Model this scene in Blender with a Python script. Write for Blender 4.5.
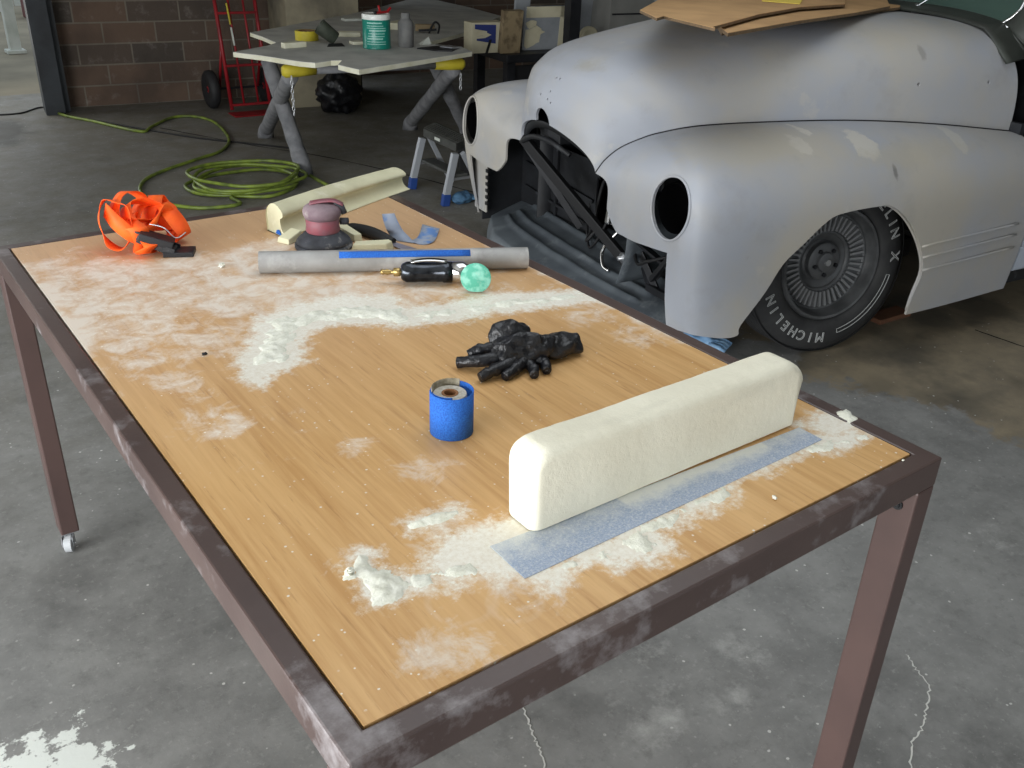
import bpy, bmesh, math, random
from mathutils import Vector, Matrix, noise, Quaternion
from mathutils.geometry import intersect_point_line
scene = bpy.context.scene
for o in list(bpy.data.objects): bpy.data.objects.remove(o)
R = math.radians
# ------------------------------------------------------------------ camera
FPX = 931.35
CAM = Vector((-0.32478, -0.67370, 1.71984))
CROT = Matrix.Rotation(-0.648991, 3, 'Z') @ Matrix.Rotation(1.09557630, 3, 'X') @ Matrix.Rotation(0.0366265, 3, 'Z')
cd = bpy.data.cameras.new('camera'); cam = bpy.data.objects.new('camera', cd); scene.collection.objects.link(cam)
cd.sensor_width = 36; cd.lens = FPX * 36 / 1024; cd.clip_start = .05; cd.clip_end = 100
cam.matrix_world = Matrix.Translation(CAM) @ CROT.to_4x4()
scene.camera = cam
# ------------------------------------------------------------------ light and exposure
scene.view_settings.view_transform = 'Standard'; scene.view_settings.look = 'None'
scene.view_settings.gamma = 1; scene.view_settings.use_curve_mapping = False
scene.view_settings.exposure = 0.08
w = bpy.data.worlds.new('world'); scene.world = w; w.use_nodes = True
bg = w.node_tree.nodes['Background']; bg.inputs[0].default_value = (.80, .90, 1, 1); bg.inputs[1].default_value = .8
def area(name, loc, target, sx, sy, power, col=(1, 1, 1)):
    l = bpy.data.lights.new(name, 'AREA'); l.shape = 'RECTANGLE'; l.size = sx; l.size_y = sy; l.energy = power; l.color = col
    o = bpy.data.objects.new(name, l); scene.collection.objects.link(o); o.location = loc
    o.rotation_euler = (Vector(target) - Vector(loc)).to_track_quat('-Z', 'Y').to_euler(); return o
area('side_doorway_daylight', (-3.0, .1, 1.12), (1.0, .5, .75), 4.6, 2.1, 325, (.97, .99, 1))
area('added_front_fill', (1.6, -3.4, 1.9), (1.6, 1, .8), 4.0, 2.2, 12, (.95, .98, 1))  # weak ambient fill added from behind the camera
area('back_doorway_daylight', (-.1, 8.9, 1.45), (2.2, 5.5, .7), 2.6, 2.2, 34, (1, .97, .9))
area('added_overhead_fill', (1.5, 1.2, 3.35), (1.5, 1.2, 0), 2.6, 2.0, 27, (.97, .99, 1))  # unseen lamp added to light the table top softly from above
# ------------------------------------------------------------------ helpers
COL = scene.collection
def at(px, py, z=.915):
    d = CROT @ Vector(((px - 512) / FPX, -(py - 384) / FPX, -1)); t = (z - CAM.z) / d.z
    return CAM + d * t
TH = math.atan2(.13, -.9915)
CO = Vector((3.191, 2.263, 0)); CF = Vector((math.cos(TH), math.sin(TH), 0)); CL = Vector((-math.sin(TH), math.cos(TH), 0))
def cw(u, v, z): return CO + CF * u + CL * v + Vector((0, 0, z))
def onv(px, py, v):
    d = CROT @ Vector(((px - 512) / FPX, -(py - 384) / FPX, -1)); t = (v - (CAM - CO).dot(CL)) / d.dot(CL)
    P = CAM + d * t - CO; return Vector((P.dot(CF), P.dot(CL), P.z))
def tag(o, label=None, cat=None, group=None, kind=None):
    for k, x in (('label', label), ('category', cat), ('group', group), ('kind', kind)):
        if x: o[k] = x
    return o
def empty(name, loc=(0, 0, 0), rz=0, label=None, cat=None, group=None):
    o = bpy.data.objects.new(name, None); COL.objects.link(o); o.location = loc; o.rotation_euler = (0, 0, rz); o.empty_display_size = .1
    return tag(o, label, cat, group)
def srgb(r, g, b):
    f = lambda c: (c / 255 / 12.92) if c / 255 <= .04045 else ((c / 255 + .055) / 1.055) ** 2.4
    return (f(r), f(g), f(b), 1)
class MB:
    def __init__(s): s.v = []; s.f = []
    def add(s, vs, fs):
        n = len(s.v); s.v += [Vector(x) for x in vs]; s.f += [tuple(i + n for i in f) for f in fs]; return s
    def box(s, c, d, M=None):
        c = Vector(c); vs = []
        for x in (-1, 1):
            for y in (-1, 1):
                for z in (-1, 1):
                    p = Vector((x * d[0] / 2, y * d[1] / 2, z * d[2] / 2))
                    if M: p = M @ p
                    vs.append(c + p)
        return s.add(vs, [(0, 1, 3, 2), (4, 6, 7, 5), (0, 4, 5, 1), (2, 3, 7, 6), (0, 2, 6, 4), (1, 5, 7, 3)])
    def bar(s, a, b, w, h, up=(0, 0, 1)):
        a = Vector(a); b = Vector(b); x = (b - a); L = x.length; x.normalize(); up = Vector(up)
        y = up.cross(x)
        if y.length < 1e-4: y = Vector((0, 1, 0)).cross(x)
        y.normalize(); z = x.cross(y)
        M = Matrix((x, y, z)).transposed(); return s.box((a + b) / 2, (L, w, h), M)
    def tube(s, pts, r, n=8, cap=True, closed=False):
        pts = [Vector(p) for p in pts]; m = len(pts); rs = r if isinstance(r, (list, tuple)) else [r] * m
        T = []
        for i in range(m):
            if closed: t = pts[(i + 1) % m] - pts[i - 1]
            else: t = pts[min(i + 1, m - 1)] - pts[max(i - 1, 0)]
            T.append(t.normalized() if t.length > 1e-9 else Vector((0, 0, 1)))
        nrm = T[0].orthogonal().normalized(); vs = []
        for i in range(m):
            nrm = nrm - T[i] * nrm.dot(T[i])
            nrm = nrm.normalized() if nrm.length > 1e-6 else T[i].orthogonal().normalized()
            b = T[i].cross(nrm)
            for k in range(n):
                a = 2 * math.pi * k / n; vs.append(pts[i] + (nrm * math.cos(a) + b * math.sin(a)) * rs[i])
        fs = []
        for i in range(m if closed else m - 1):
            j = (i + 1) % m
            for k in range(n): fs.append((i * n + k, i * n + (k + 1) % n, j * n + (k + 1) % n, j * n + k))
        if cap and not closed: fs += [tuple(range(n))[::-1], tuple((m - 1) * n + k for k in range(n))]
        return s.add(vs, fs)
    def cyl(s, a, b, r, n=20, r2=None): return s.tube([a, b], [r, r if r2 is None else r2], n)
    def lathe(s, prof, n=28, c=(0, 0, 0), M=None, close=False, cap=True):
        c = Vector(c); vs = []
        for (r, z) in prof:
            for k in range(n):
                a = 2 * math.pi * k / n; p = Vector((r * math.cos(a), r * math.sin(a), z))
                vs.append(c + (M @ p if M else p))
        m = len(prof); fs = []
        for i in range(m if close else m - 1):
            j = (i + 1) % m
            for k in range(n): fs.append((i * n + k, i * n + (k + 1) % n, j * n + (k + 1) % n, j * n + k))
        if not close and cap:
            if prof[0][0] > 1e-5: fs.append(tuple(range(n))[::-1])
            if prof[-1][0] > 1e-5: fs.append(tuple((m - 1) * n + k for k in range(n)))
        return s.add(vs, fs)
    def grid(s, fn, nu, nv, cu=False, cv=False):
        vs = [fn(i / (nu if cu else nu - 1), j / (nv if cv else nv - 1)) for i in range(nu) for j in range(nv)]; fs = []
        for i in range(nu if cu else nu - 1):
            for j in range(nv if cv else nv - 1):
                a, b = i * nv + j, i * nv + (j + 1) % nv; c, d = ((i + 1) % nu) * nv + (j + 1) % nv, ((i + 1) % nu) * nv + j
                fs.append((a, b, c, d))
        return s.add(vs, fs)
    def prism(s, poly, z0, z1):
        n = len(poly); vs = [(p[0], p[1], z0) for p in poly] + [(p[0], p[1], z1) for p in poly]
        return s.add(vs, [tuple(range(n))[::-1], tuple(range(n, 2 * n))] + [(i, (i + 1) % n, n + (i + 1) % n, n + i) for i in range(n)])
    def build(s, name, mat, parent=None, smooth=False, bev=0, seg=2, sub=0, solid=0, offset=-1, weld=False, off=None):
        me = bpy.data.meshes.new(name)
        vs = s.v if off is None else [v - Vector(off) for v in s.v]
        me.from_pydata([tuple(v) for v in vs], [], s.f); me.update()
        bm = bmesh.new(); bm.from_mesh(me)
        if weld: bmesh.ops.remove_doubles(bm, verts=bm.verts, dist=1e-5)
        bmesh.ops.recalc_face_normals(bm, faces=bm.faces); bm.to_mesh(me); bm.free()
        o = bpy.data.objects.new(name, me); COL.objects.link(o)
        if mat: me.materials.append(mat)
        if parent: o.parent = parent
        if smooth: me.polygons.foreach_set('use_smooth', [True] * len(me.polygons))
        if solid: m = o.modifiers.new('s', 'SOLIDIFY'); m.thickness = solid; m.offset = offset
        if bev: m = o.modifiers.new('b', 'BEVEL'); m.width = bev; m.segments = seg; m.limit_method = 'ANGLE'; m.angle_limit = R(35)
        if sub: m = o.modifiers.new('u', 'SUBSURF'); m.levels = sub; m.render_levels = sub
        return o
def smooth_angle(o, a=40):
    me = o.data; me.polygons.foreach_set('use_smooth', [True] * len(me.polygons))
    bm = bmesh.new(); bm.from_mesh(me)
    for e in bm.edges:
        if len(e.link_faces) == 2 and e.calc_face_angle(0) > R(a): e.smooth = False
    bm.to_mesh(me); bm.free(); return o
def crom(P, n=8, closed=False):
    P = [Vector(p) for p in P]; out = []; m = len(P)
    for i in range(m if closed else m - 1):
        g = (lambda k: P[k % m]) if closed else (lambda k: P[min(max(k, 0), m - 1)])
        p0, p1, p2, p3 = g(i - 1), g(i), g(i + 1), g(i + 2)
        for k in range(n):
            t = k / n
            out.append(.5 * ((2 * p1) + (p2 - p0) * t + (2 * p0 - 5 * p1 + 4 * p2 - p3) * t * t + (3 * p1 - p0 - 3 * p2 + p3) * t ** 3))
    if not closed: out.append(P[-1])
    return out
def lerpk(keys, t):
    """piecewise smooth interpolation through (t, value...) keys"""
    ts = [k[0] for k in keys]; n = len(keys)
    t = min(max(t, ts[0]), ts[-1])
    i = max(j for j in range(n - 1) if ts[j] <= t + 1e-12)
    h = ts[i + 1] - ts[i]; s = (t - ts[i]) / h; out = []
    for c in range(1, len(keys[0])):
        def sl(j):
            if j == 0: return (keys[1][c] - keys[0][c]) / (ts[1] - ts[0])
            if j == n - 1: return (keys[-1][c] - keys[-2][c]) / (ts[-1] - ts[-2])
            return (keys[j + 1][c] - keys[j - 1][c]) / (ts[j + 1] - ts[j - 1])
        a, b, m0, m1 = keys[i][c], keys[i + 1][c], sl(i) * h, sl(i + 1) * h
        out.append((2 * s**3 - 3 * s**2 + 1) * a + (s**3 - 2 * s**2 + s) * m0 + (-2 * s**3 + 3 * s**2) * b + (s**3 - s**2) * m1)
    return out
def sdf(poly, x, y):
    """signed distance to a polygon, negative inside"""
    d = 1e9; ins = False; n = len(poly)
    for i in range(n):
        x1, y1 = poly[i][0], poly[i][1]; x2, y2 = poly[(i + 1) % n][0], poly[(i + 1) % n][1]
        ex, ey = x2 - x1, y2 - y1; wx, wy = x - x1, y - y1
        L = ex * ex + ey * ey; t = 0 if L == 0 else min(1, max(0, (wx * ex + wy * ey) / L))
        d = min(d, (wx - ex * t) ** 2 + (wy - ey * t) ** 2)
        if (y1 > y) != (y2 > y) and x < (x2 - x1) * (y - y1) / (y2 - y1) + x1: ins = not ins
    return -math.sqrt(d) if ins else math.sqrt(d)
def boolean(o, cutters):
    for c in cutters:
        m = o.modifiers.new('cut', 'BOOLEAN'); m.operation = 'DIFFERENCE'; m.solver = 'EXACT'; m.object = c
    bpy.context.view_layer.update()
    me = bpy.data.meshes.new_from_object(o.evaluated_get(bpy.context.evaluated_depsgraph_get()))
    o.modifiers.clear(); old = o.data; o.data = me; bpy.data.meshes.remove(old)
    for c in cutters:
        cm = c.data; bpy.data.objects.remove(c); bpy.data.meshes.remove(cm)
    return o
# ------------------------------------------------------------------ materials
class NT:
    def __init__(s, name):
        s.m = bpy.data.materials.new(name); s.m.use_nodes = True; s.t = s.m.node_tree; s.b = s.t.nodes['Principled BSDF']
    def n(s, typ, **kw):
        x = s.t.nodes.new(typ)
        for k, v in kw.items():
            if k[0] == 'i' and k[1:].isdigit(): s.put(x.inputs[int(k[1:])], v)
            else: setattr(x, k, v)
        return x
    def put(s, inp, v):
        if isinstance(v, bpy.types.NodeSocket): s.t.links.new(v, inp)
        elif hasattr(v, 'outputs'): s.t.links.new(v.outputs[0], inp)
        else: inp.default_value = v
    def noise(s, scale, vec=None, detail=4, rough=.55, dist=0):
        x = s.n('ShaderNodeTexNoise'); x.inputs['Scale'].default_value = scale; x.inputs['Detail'].default_value = detail
        x.inputs['Roughness'].default_value = rough; x.inputs['Distortion'].default_value = dist
        if vec is not None: s.put(x.inputs['Vector'], vec)
        return x.outputs[0]
    def math(s, op, a, b=0, c=0, clamp=False):
        x = s.n('ShaderNodeMath', operation=op, use_clamp=clamp); s.put(x.inputs[0], a); s.put(x.inputs[1], b); s.put(x.inputs[2], c); return x.outputs[0]
    def step(s, v, lo, hi, a=0, b=1):
        x = s.n('ShaderNodeMapRange', clamp=True); s.put(x.inputs[0], v)
        for i, q in enumerate((lo, hi, a, b)): s.put(x.inputs[i + 1], q)
        return x.outputs[0]
    def mix(s, f, a, b, mode='MIX'):
        x = s.n('ShaderNodeMix', data_type='RGBA', blend_type=mode); s.put(x.inputs[0], f); s.put(x.inputs[6], a); s.put(x.inputs[7], b); return x.outputs[2]
    def obj(s, scale=(1, 1, 1), rot=(0, 0, 0), loc=(0, 0, 0), kind='Object'):
        c = s.n('ShaderNodeTexCoord'); m = s.n('ShaderNodeMapping'); s.put(m.inputs[0], c.outputs[kind])
        m.inputs[1].default_value = loc; m.inputs[2].default_value = rot; m.inputs[3].default_value = scale; return m.outputs[0]
    def attr(s, name): return s.n('ShaderNodeAttribute', attribute_name=name).outputs['Fac']
    def bump(s, h, strength=.3, dist=.01):
        x = s.n('ShaderNodeBump'); x.inputs['Strength'].default_value = strength; x.inputs['Distance'].default_value = dist
        s.put(x.inputs['Height'], h); s.put(s.b.inputs['Normal'], x.outputs[0])
    def out(s, col, rough=.6, metal=0, spec=None):
        s.put(s.b.inputs['Base Color'], col); s.put(s.b.inputs['Roughness'], rough); s.put(s.b.inputs['Metallic'], metal)
        if spec is not None: s.b.inputs['Specular IOR Level'].default_value = spec
        return s.m
def mat(name, c, rough=.6, metal=0, c2=None, scale=8, lo=.4, hi=.65, bump=0, bs=40, bd=.004, spec=None, dust=0, dustc=(200, 196, 186), ds=6, detail=5):
    t = NT(name); v = t.obj(); col = srgb(*c)
    if c2: col = t.mix(t.step(t.noise(scale, v, detail), lo, hi), srgb(*c), srgb(*c2))
    if dust: col = t.mix(t.step(t.noise(ds, v, 7, .68), .62 - dust * .3, .85 - dust * .25, 0, .9), col, srgb(*dustc))
    if bump: t.bump(t.noise(bs, v, 4), bump, bd)
    return t.out(col, rough, metal, spec)
M = {}
M['frame'] = mat('brown_steel', (82, 67, 63), .36, 0, (72, 58, 55), 5, bump=.05, bs=90, dust=.25, ds=7, dustc=(168, 164, 166))
M['leg'] = mat('brown_steel_leg', (84, 66, 62), .4, 0, (76, 60, 57), 5)
M['zinc'] = mat('zinc', (190, 192, 195), .35, .8)
M['rubber'] = mat('black_rubber', (34, 34, 36), .65)
M['castw'] = mat('grey_caster_tread', (175, 178, 180), .5)
M['foam'] = mat('cream_foam', (232, 226, 202), .85, 0, (224, 219, 196), 12, bump=.35, bs=60, bd=.004)
M['foam2'] = mat('pale_cream_foam', (206, 203, 174), .8, 0, (190, 188, 160), 14, bump=.2, bs=50, bd=.003)
M['black'] = mat('flat_black', (16, 16, 18), .6)
M['blacksteel'] = mat('dark_steel', (34, 35, 39), .5, .2, (24, 25, 28), 9)
M['chrome'] = mat('chrome', (215, 215, 215), .15, 1)
M['primer'] = None
# ------------------------------------------------------------------ the setting
def wallmat_brick():
    t = NT('dark_block_wall'); v = t.obj(scale=(1, 1, 1)); s = t.n('ShaderNodeSeparateXYZ'); t.put(s.inputs[0], v)
    c = t.n('ShaderNodeCombineXYZ'); t.put(c.inputs[0], s.outputs[0]); t.put(c.inputs[1], s.outputs[2])
    b = t.n('ShaderNodeTexBrick'); t.put(b.inputs['Vector'], c.outputs[0]); b.offset = .5
    b.inputs['Scale'].default_value = 1; b.inputs['Brick Width'].default_value = .44; b.inputs['Row Height'].default_value = .174
    b.inputs['Mortar Size'].default_value = .008; b.inputs['Mortar Smooth'].default_value = .3; b.inputs['Bias'].default_value = 0
    b.inputs['Color1'].default_value = srgb(104, 84, 70); b.inputs['Color2'].default_value = srgb(74, 68, 62); b.inputs['Mortar'].default_value = srgb(116, 108, 96)
    col = t.mix(t.step(t.noise(7, v, 7, .7), .56, .78, 0, .55), b.outputs[0], srgb(150, 142, 134))
    col = t.mix(t.step(t.noise(2.2, v, 3), .45, .65, 0, .45), col, srgb(52, 45, 42))
    t.bump(t.math('ADD', t.math('MULTIPLY', b.outputs['Fac'], -1), t.noise(30, v)), .5, .01)
    return t.out(col, .9)
M['brick'] = wallmat_brick()
M['plaster'] = mat('stained_concrete', (150, 142, 120), .9, 0, (110, 104, 90), 3, bump=.3, bs=20, bd=.01)
M['plain'] = mat('grey_plaster', (140, 138, 132), .9, 0, (120, 118, 114), 2)
M['ceil'] = mat('pale_ceiling', (170, 168, 162), .9)
def struct(name, mb, m, label=None, **k):
    o = mb.build(name, m, **k); o['kind'] = 'structure'
    if label: o['label'] = label
    return o
H = 3.4
def wall(name, u0, v0, u1, v1, m, z0=0, z1=H, th=.2):
    a = cw(u0, v0, 0); b = cw(u1, v1, 0); L = (b - a).length
    mb = MB(); mb.box((L / 2, th / 2, (z0 + z1) / 2), (L, th, z1 - z0))
    o = struct(name, mb, m); o.location = a; o.rotation_euler = (0, 0, math.atan2((b - a).y, (b - a).x)); return o
wall('wall_back', 2.5, -5.86, -.3, -5.86, M['brick']); wall('wall_back_recess', -.2, -6.7, -4.6, -6.7, M['brick'])
wall('wall_right', -4.6, -6.9, -4.6, 6.3, M['plain'])
wall('wall_front', -4.6, 6.3, -1.8, 6.3, M['plain']); wall('wall_front_left', 3.6, 6.3, 6.8, 6.3, M['plain'])
wall('wall_front_header', -1.8, 6.3, 3.6, 6.3, M['plain'], 2.9, H)
wall('wall_left_front', 6.8, 6.3, 6.8, 3.9, M['plain']); wall('wall_left_back', 6.8, -2.2, 6.8, -5.9, M['plain'])
wall('wall_left_header', 6.8, 3.9, 6.8, -2.2, M['plain'], 2.9, H)
wall('wall_back_header', 6.8, -5.86, 2.5, -5.86, M['plain'], 2.6, H)
mb = MB()
a = []
for (u0, u1, v0, v1) in ((-4.8, .0, -7, 6.5), (3.2, 7, -6, 6.5), (0, 3.2, -6, -.2), (0, 3.2, 2.2, 6.5)):  # ceiling gap invented for the added overhead lamp
    c = cw((u0 + u1) / 2, (v0 + v1) / 2, H + .06); mb.box(c, (u1 - u0, v1 - v0, .12), Matrix.Rotation(TH, 3, 'Z'))
struct('ceiling', mb, M['ceil'])
M['jamb'] = mat('dark_steel_jamb', (52, 56, 60), .5, .3, (38, 40, 43), 4)
mb = MB(); mb.box(cw(2.56, -5.72, 1.32), (.15, .3, 2.64), Matrix.Rotation(TH, 3, 'Z')); mb.box(cw(2.46, -5.69, 1.32), (.05, .06, 2.64), Matrix.Rotation(TH, 3, 'Z'))
struct('trim_1', mb, M['jamb'])
mb = MB(); p = at(297, 107.5, 0) ; q = at(356, 105, 0)
pu = onv(297, 107.5, -5.25); qu = onv(356, 105, -5.25)
mb.box(cw((pu.x + qu.x) / 2, -5.5, 1.65), (abs(pu.x - qu.x) + .1, .56, 3.3), Matrix.Rotation(TH, 3, 'Z'))
struct('wall_pilaster', mb, M['plaster'])
# floor
def floor_mat():
    t = NT('workshop_concrete'); v = t.obj()
    big = t.noise(1.1, v, 6, .6); med = t.noise(5, v, 7, .7); fine = t.noise(60, v, 3, .6)
    col = t.mix(t.step(big, .38, .66), srgb(128, 128, 126), srgb(98, 98, 96))
    sx = t.n('ShaderNodeSeparateXYZ'); t.put(sx.inputs[0], v)
    col = t.mix(t.step(sx.outputs[1], 1.6, 4.2, 0, .75), col, t.mix(t.step(med, .35, .7), srgb(112, 106, 92), srgb(88, 84, 74)))  # concrete darkened to olive toward the back, painting the dim light there
    col = t.mix(t.step(med, .38, .68, 0, .6), col, srgb(148, 148, 145))
    col = t.mix(t.step(t.noise(19, v, 8, .78), .52, .66, 0, .38), col, srgb(84, 84, 82))
    col = t.mix(t.step(t.noise(48, v, 6, .75), .56, .66, 0, .4), col, srgb(160, 160, 156))
    col = t.mix(t.step(t.noise(2.7, v, 5, .6), .58, .7, 0, .35), col, srgb(66, 66, 64))
    br = t.math('ADD', t.attr('brown'), t.math('MULTIPLY', t.math('SUBTRACT', t.noise(4, v, 8, .72), .5), .75))
    bc = t.mix(t.step(med, .35, .7), srgb(146, 134, 112), srgb(114, 106, 92))
    bc = t.mix(t.step(t.noise(1.7, v, 5), .5, .62, 0, .6), bc, srgb(72, 70, 64))
    col = t.mix(t.step(br, .03, -.03, 0, 1), col, bc)
    col = t.mix(t.step(t.math('ADD', t.attr('stain'), t.math('MULTIPLY', t.math('SUBTRACT', med, .5), .3)), .04, -.06, 0, .55), col, srgb(44, 44, 42))
    wp = t.math('ADD', t.attr('paint'), t.math('MULTIPLY', t.math('SUBTRACT', t.noise(14, v, 7, .7), .5), .30))
    col = t.mix(t.step(wp, .006, -.006), col, srgb(212, 216, 210))
    sc = t.math('ADD', t.attr('scuff'), t.math('MULTIPLY', t.math('SUBTRACT', t.noise(13, v, 8, .75), .5), 1.5))
    col = t.mix(t.step(sc, .60, 1.1, 0, .6), col, srgb(190, 190, 186))
    sp = t.n('ShaderNodeTexVoronoi', feature='F1'); t.put(sp.inputs['Vector'], v); sp.inputs['Scale'].default_value = 22
    spd = t.math('ADD', sp.outputs['Distance'], t.math('MULTIPLY', t.noise(70, v), .22))
    msk = t.math('MULTIPLY', t.step(spd, .20, .17), t.step(t.noise(5, v, 3), .44, .52))
    col = t.mix(t.math('MULTIPLY', msk, .8), col, srgb(205, 205, 200))
    t.bump(t.math('ADD', fine, med), .12, .004)
    return t.out(col, t.step(big, .3, .7, .5, .72), 0, .35)
def PW(pts, z=0): return [tuple(at(x, y, z)[:2]) for x, y in pts]
brown = PW([(735, 338), (790, 352), (800, 372), (850, 388), (872, 402), (930, 402), (960, 416), (1024, 440)]) + [(5, -1.5), (9, -1.5), (9, 1.2), (5, 2.2), (3.4, 2.3)]
paint = PW([(-120, 790), (-60, 745), (0, 752), (40, 748), (55, 752), (85, 742), (100, 756), (140, 752), (128, 764), (60, 790)])
paints = [paint, PW([(40, 734), (58, 732), (52, 738)]), PW([(60, 733), (80, 730), (76, 737)]), PW([(66, 723), (80, 719), (76, 725)])]
stains = [PW([(856, 392), (880, 380), (896, 386), (880, 396)]), PW([(930, 402), (950, 390), (975, 402), (955, 410)]), PW([(10, 120), (28, 124), (20, 145), (-30, 150), (-40, 125)]), PW([(1005, 375), (1030, 382), (1020, 395)])]
scuffs = [(at(650, 640, 0), .12, .45), (at(745, 650, 0), .08, .55), (at(670, 725, 0), .07, .6), (at(740, 705, 0), .06, .6), (at(620, 740, 0), .10, .4), (at(690, 690, 0), .2, .32), (at(960, 515, 0), .35, .25), (at(1000, 545, 0), .2, .4), (at(620, 700, 0), .2, .22), (at(985, 385, 0), .3, .3), (at(520, 690, 0), .3, .05), (at(750, 655, 0), .1, .3)]
mb = MB(); NX, NY = 190, 200; X0, X1, Y0, Y1 = -2.2, 7.3, -2.2, 9.2
xs = [-4.6, -3.4] + [X0 + (X1 - X0) * i / (NX - 1) for i in range(NX)] + [8.6]
ys = [-5.0, -3.5] + [Y0 + (Y1 - Y0) * i / (NY - 1) for i in range(NY)]
nx, ny = len(xs), len(ys)
vs = [(x, y, 0) for x in xs for y in ys]
fs = [(i * ny + j, (i + 1) * ny + j, (i + 1) * ny + j + 1, i * ny + j + 1) for i in range(nx - 1) for j in range(ny - 1)
      if ((CO - Vector(((xs[i]), ys[j], 0))).dot(CL) < 99)]
mb.add(vs, fs)
flo = struct('floor', mb, floor_mat())
def put_attr(o, name, vals):
    at_ = o.data.attributes.new(name, 'FLOAT', 'POINT'); at_.data.foreach_set('value', vals)
put_attr(flo, 'brown', [sdf(brown, x, y) if x > 1 else 2 for (x, y, z) in vs])
put_attr(flo, 'paint', [min(sdf(p, x, y) for p in paints) if (x < .6 and y < 2) else 2 for (x, y, z) in vs])
put_attr(flo, 'stain', [min(sdf(p, x, y) for p in stains) for (x, y, z) in vs])
put_attr(flo, 'scuff', [sum(a * math.exp(-((x - c.x) ** 2 + (y - c.y) ** 2) / r / r) for c, r, a in scuffs) for (x, y, z) in vs])
M['crack'] = mat('pale_crack_filler', (196, 196, 190), .9)
M['joint'] = mat('dark_joint', (22, 22, 21), .95)
def ribbon(pts, wd, z, jit=0, seed=1):
    rn = random.Random(seed); P = crom([(p[0], p[1], z) for p in pts], 9); mb = MB(); vs = []
    for i, p in enumerate(P):
        t = (P[min(i + 1, len(P) - 1)] - P[max(i - 1, 0)]).normalized(); n = Vector((-t.y, t.x, 0)); o = n * rn.uniform(-jit, jit); ww = wd * rn.uniform(.5, 1.3) / 2
        vs += [p + o + n * ww, p + o - n * ww]
    return mb.add(vs, [(2 * i, 2 * i + 1, 2 * i + 3, 2 * i + 2) for i in range(len(P) - 1)])
for s, pts in enumerate(([(520, 700), (528, 722), (534, 738), (541, 752), (545, 780)], [(907, 655), (915, 668), (928, 685), (926, 710), (922, 728), (911, 745), (912, 775)])):
    ribbon(PW(pts), .0042, .0012, .004, s).build('crack', M['crack'], flo)
ribbon(PW([(160, 128), (256, 146), (320, 156), (407, 175), (480, 194)]), .016, .0012, .002, 5).build('joint', M['joint'], flo)
ribbon(PW([(975, 330), (1024, 347), (1100, 372)]), .01, .0012, .002, 6).build('joint', M['joint'], flo)
# yard beyond the doorway
M['yard'] = mat('yard_concrete', (146, 138, 118), .9, 0, (124, 117, 100), 1.2, bump=.2, bs=10)
mb = MB(); mb.box(cw(2.5, -13, -.033), (26, 14.2, .06), Matrix.Rotation(TH, 3, 'Z'))
mb.box(cw(14, 0, -.03), (14.4, 12, .06), Matrix.Rotation(TH, 3, 'Z')); mb.box(cw(2.5, 12.3, -.03), (26, 12, .06), Matrix.Rotation(TH, 3, 'Z'))
struct('ground', mb, M['yard'])
# white post standing in the yard
M['white'] = mat('white_paint', (205, 208, 200), .6, 0, (185, 190, 180), 6)
P = at(16, 53, 0)
mb = MB(); mb.box((P.x, P.y, 1.3), (.12, .12, 2.6)); mb.box((P.x, P.y, .02), (.2, .2, .04)); mb.box((P.x, P.y, 2.62), (.16, .16, .04))
tag(mb.build('post', M['white'], bev=.006), 'white square post standing in the yard outside the doorway', 'post')
P = at(20, 14, 0); mb = MB()
for i in range(5): mb.box((P.x - .1 + .22 * i, P.y + .4, .48), (.2, .05, .8))
mb.box((P.x + .3, P.y + .44, .3), (1.2, .05, .08)); mb.box((P.x + .3, P.y + .44, .7), (1.2, .05, .08))
for sx in (-.2, .8): mb.box((P.x + sx, P.y + .42, .25), (.08, .08, .5))
tag(mb.build('fence', M['white']), 'white boarded panel at the far end of the yard', 'fence')
M['darkred'] = mat('dark_red_plastic', (96, 40, 38), .6)
P = at(30, 11, 0); mb = MB(); P = P - Vector((0, .9, 0)); mb.box((P.x, P.y, .17), (.5, .3, .34)); mb.box((P.x, P.y, .36), (.54, .34, .05)); mb.box((P.x - .1, P.y - .16, .2), (.2, .03, .08))
tag(mb.build('crate', M['darkred'], bev=.01), 'dark red crate seen through the doorway beside the jamb', 'crate')
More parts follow.
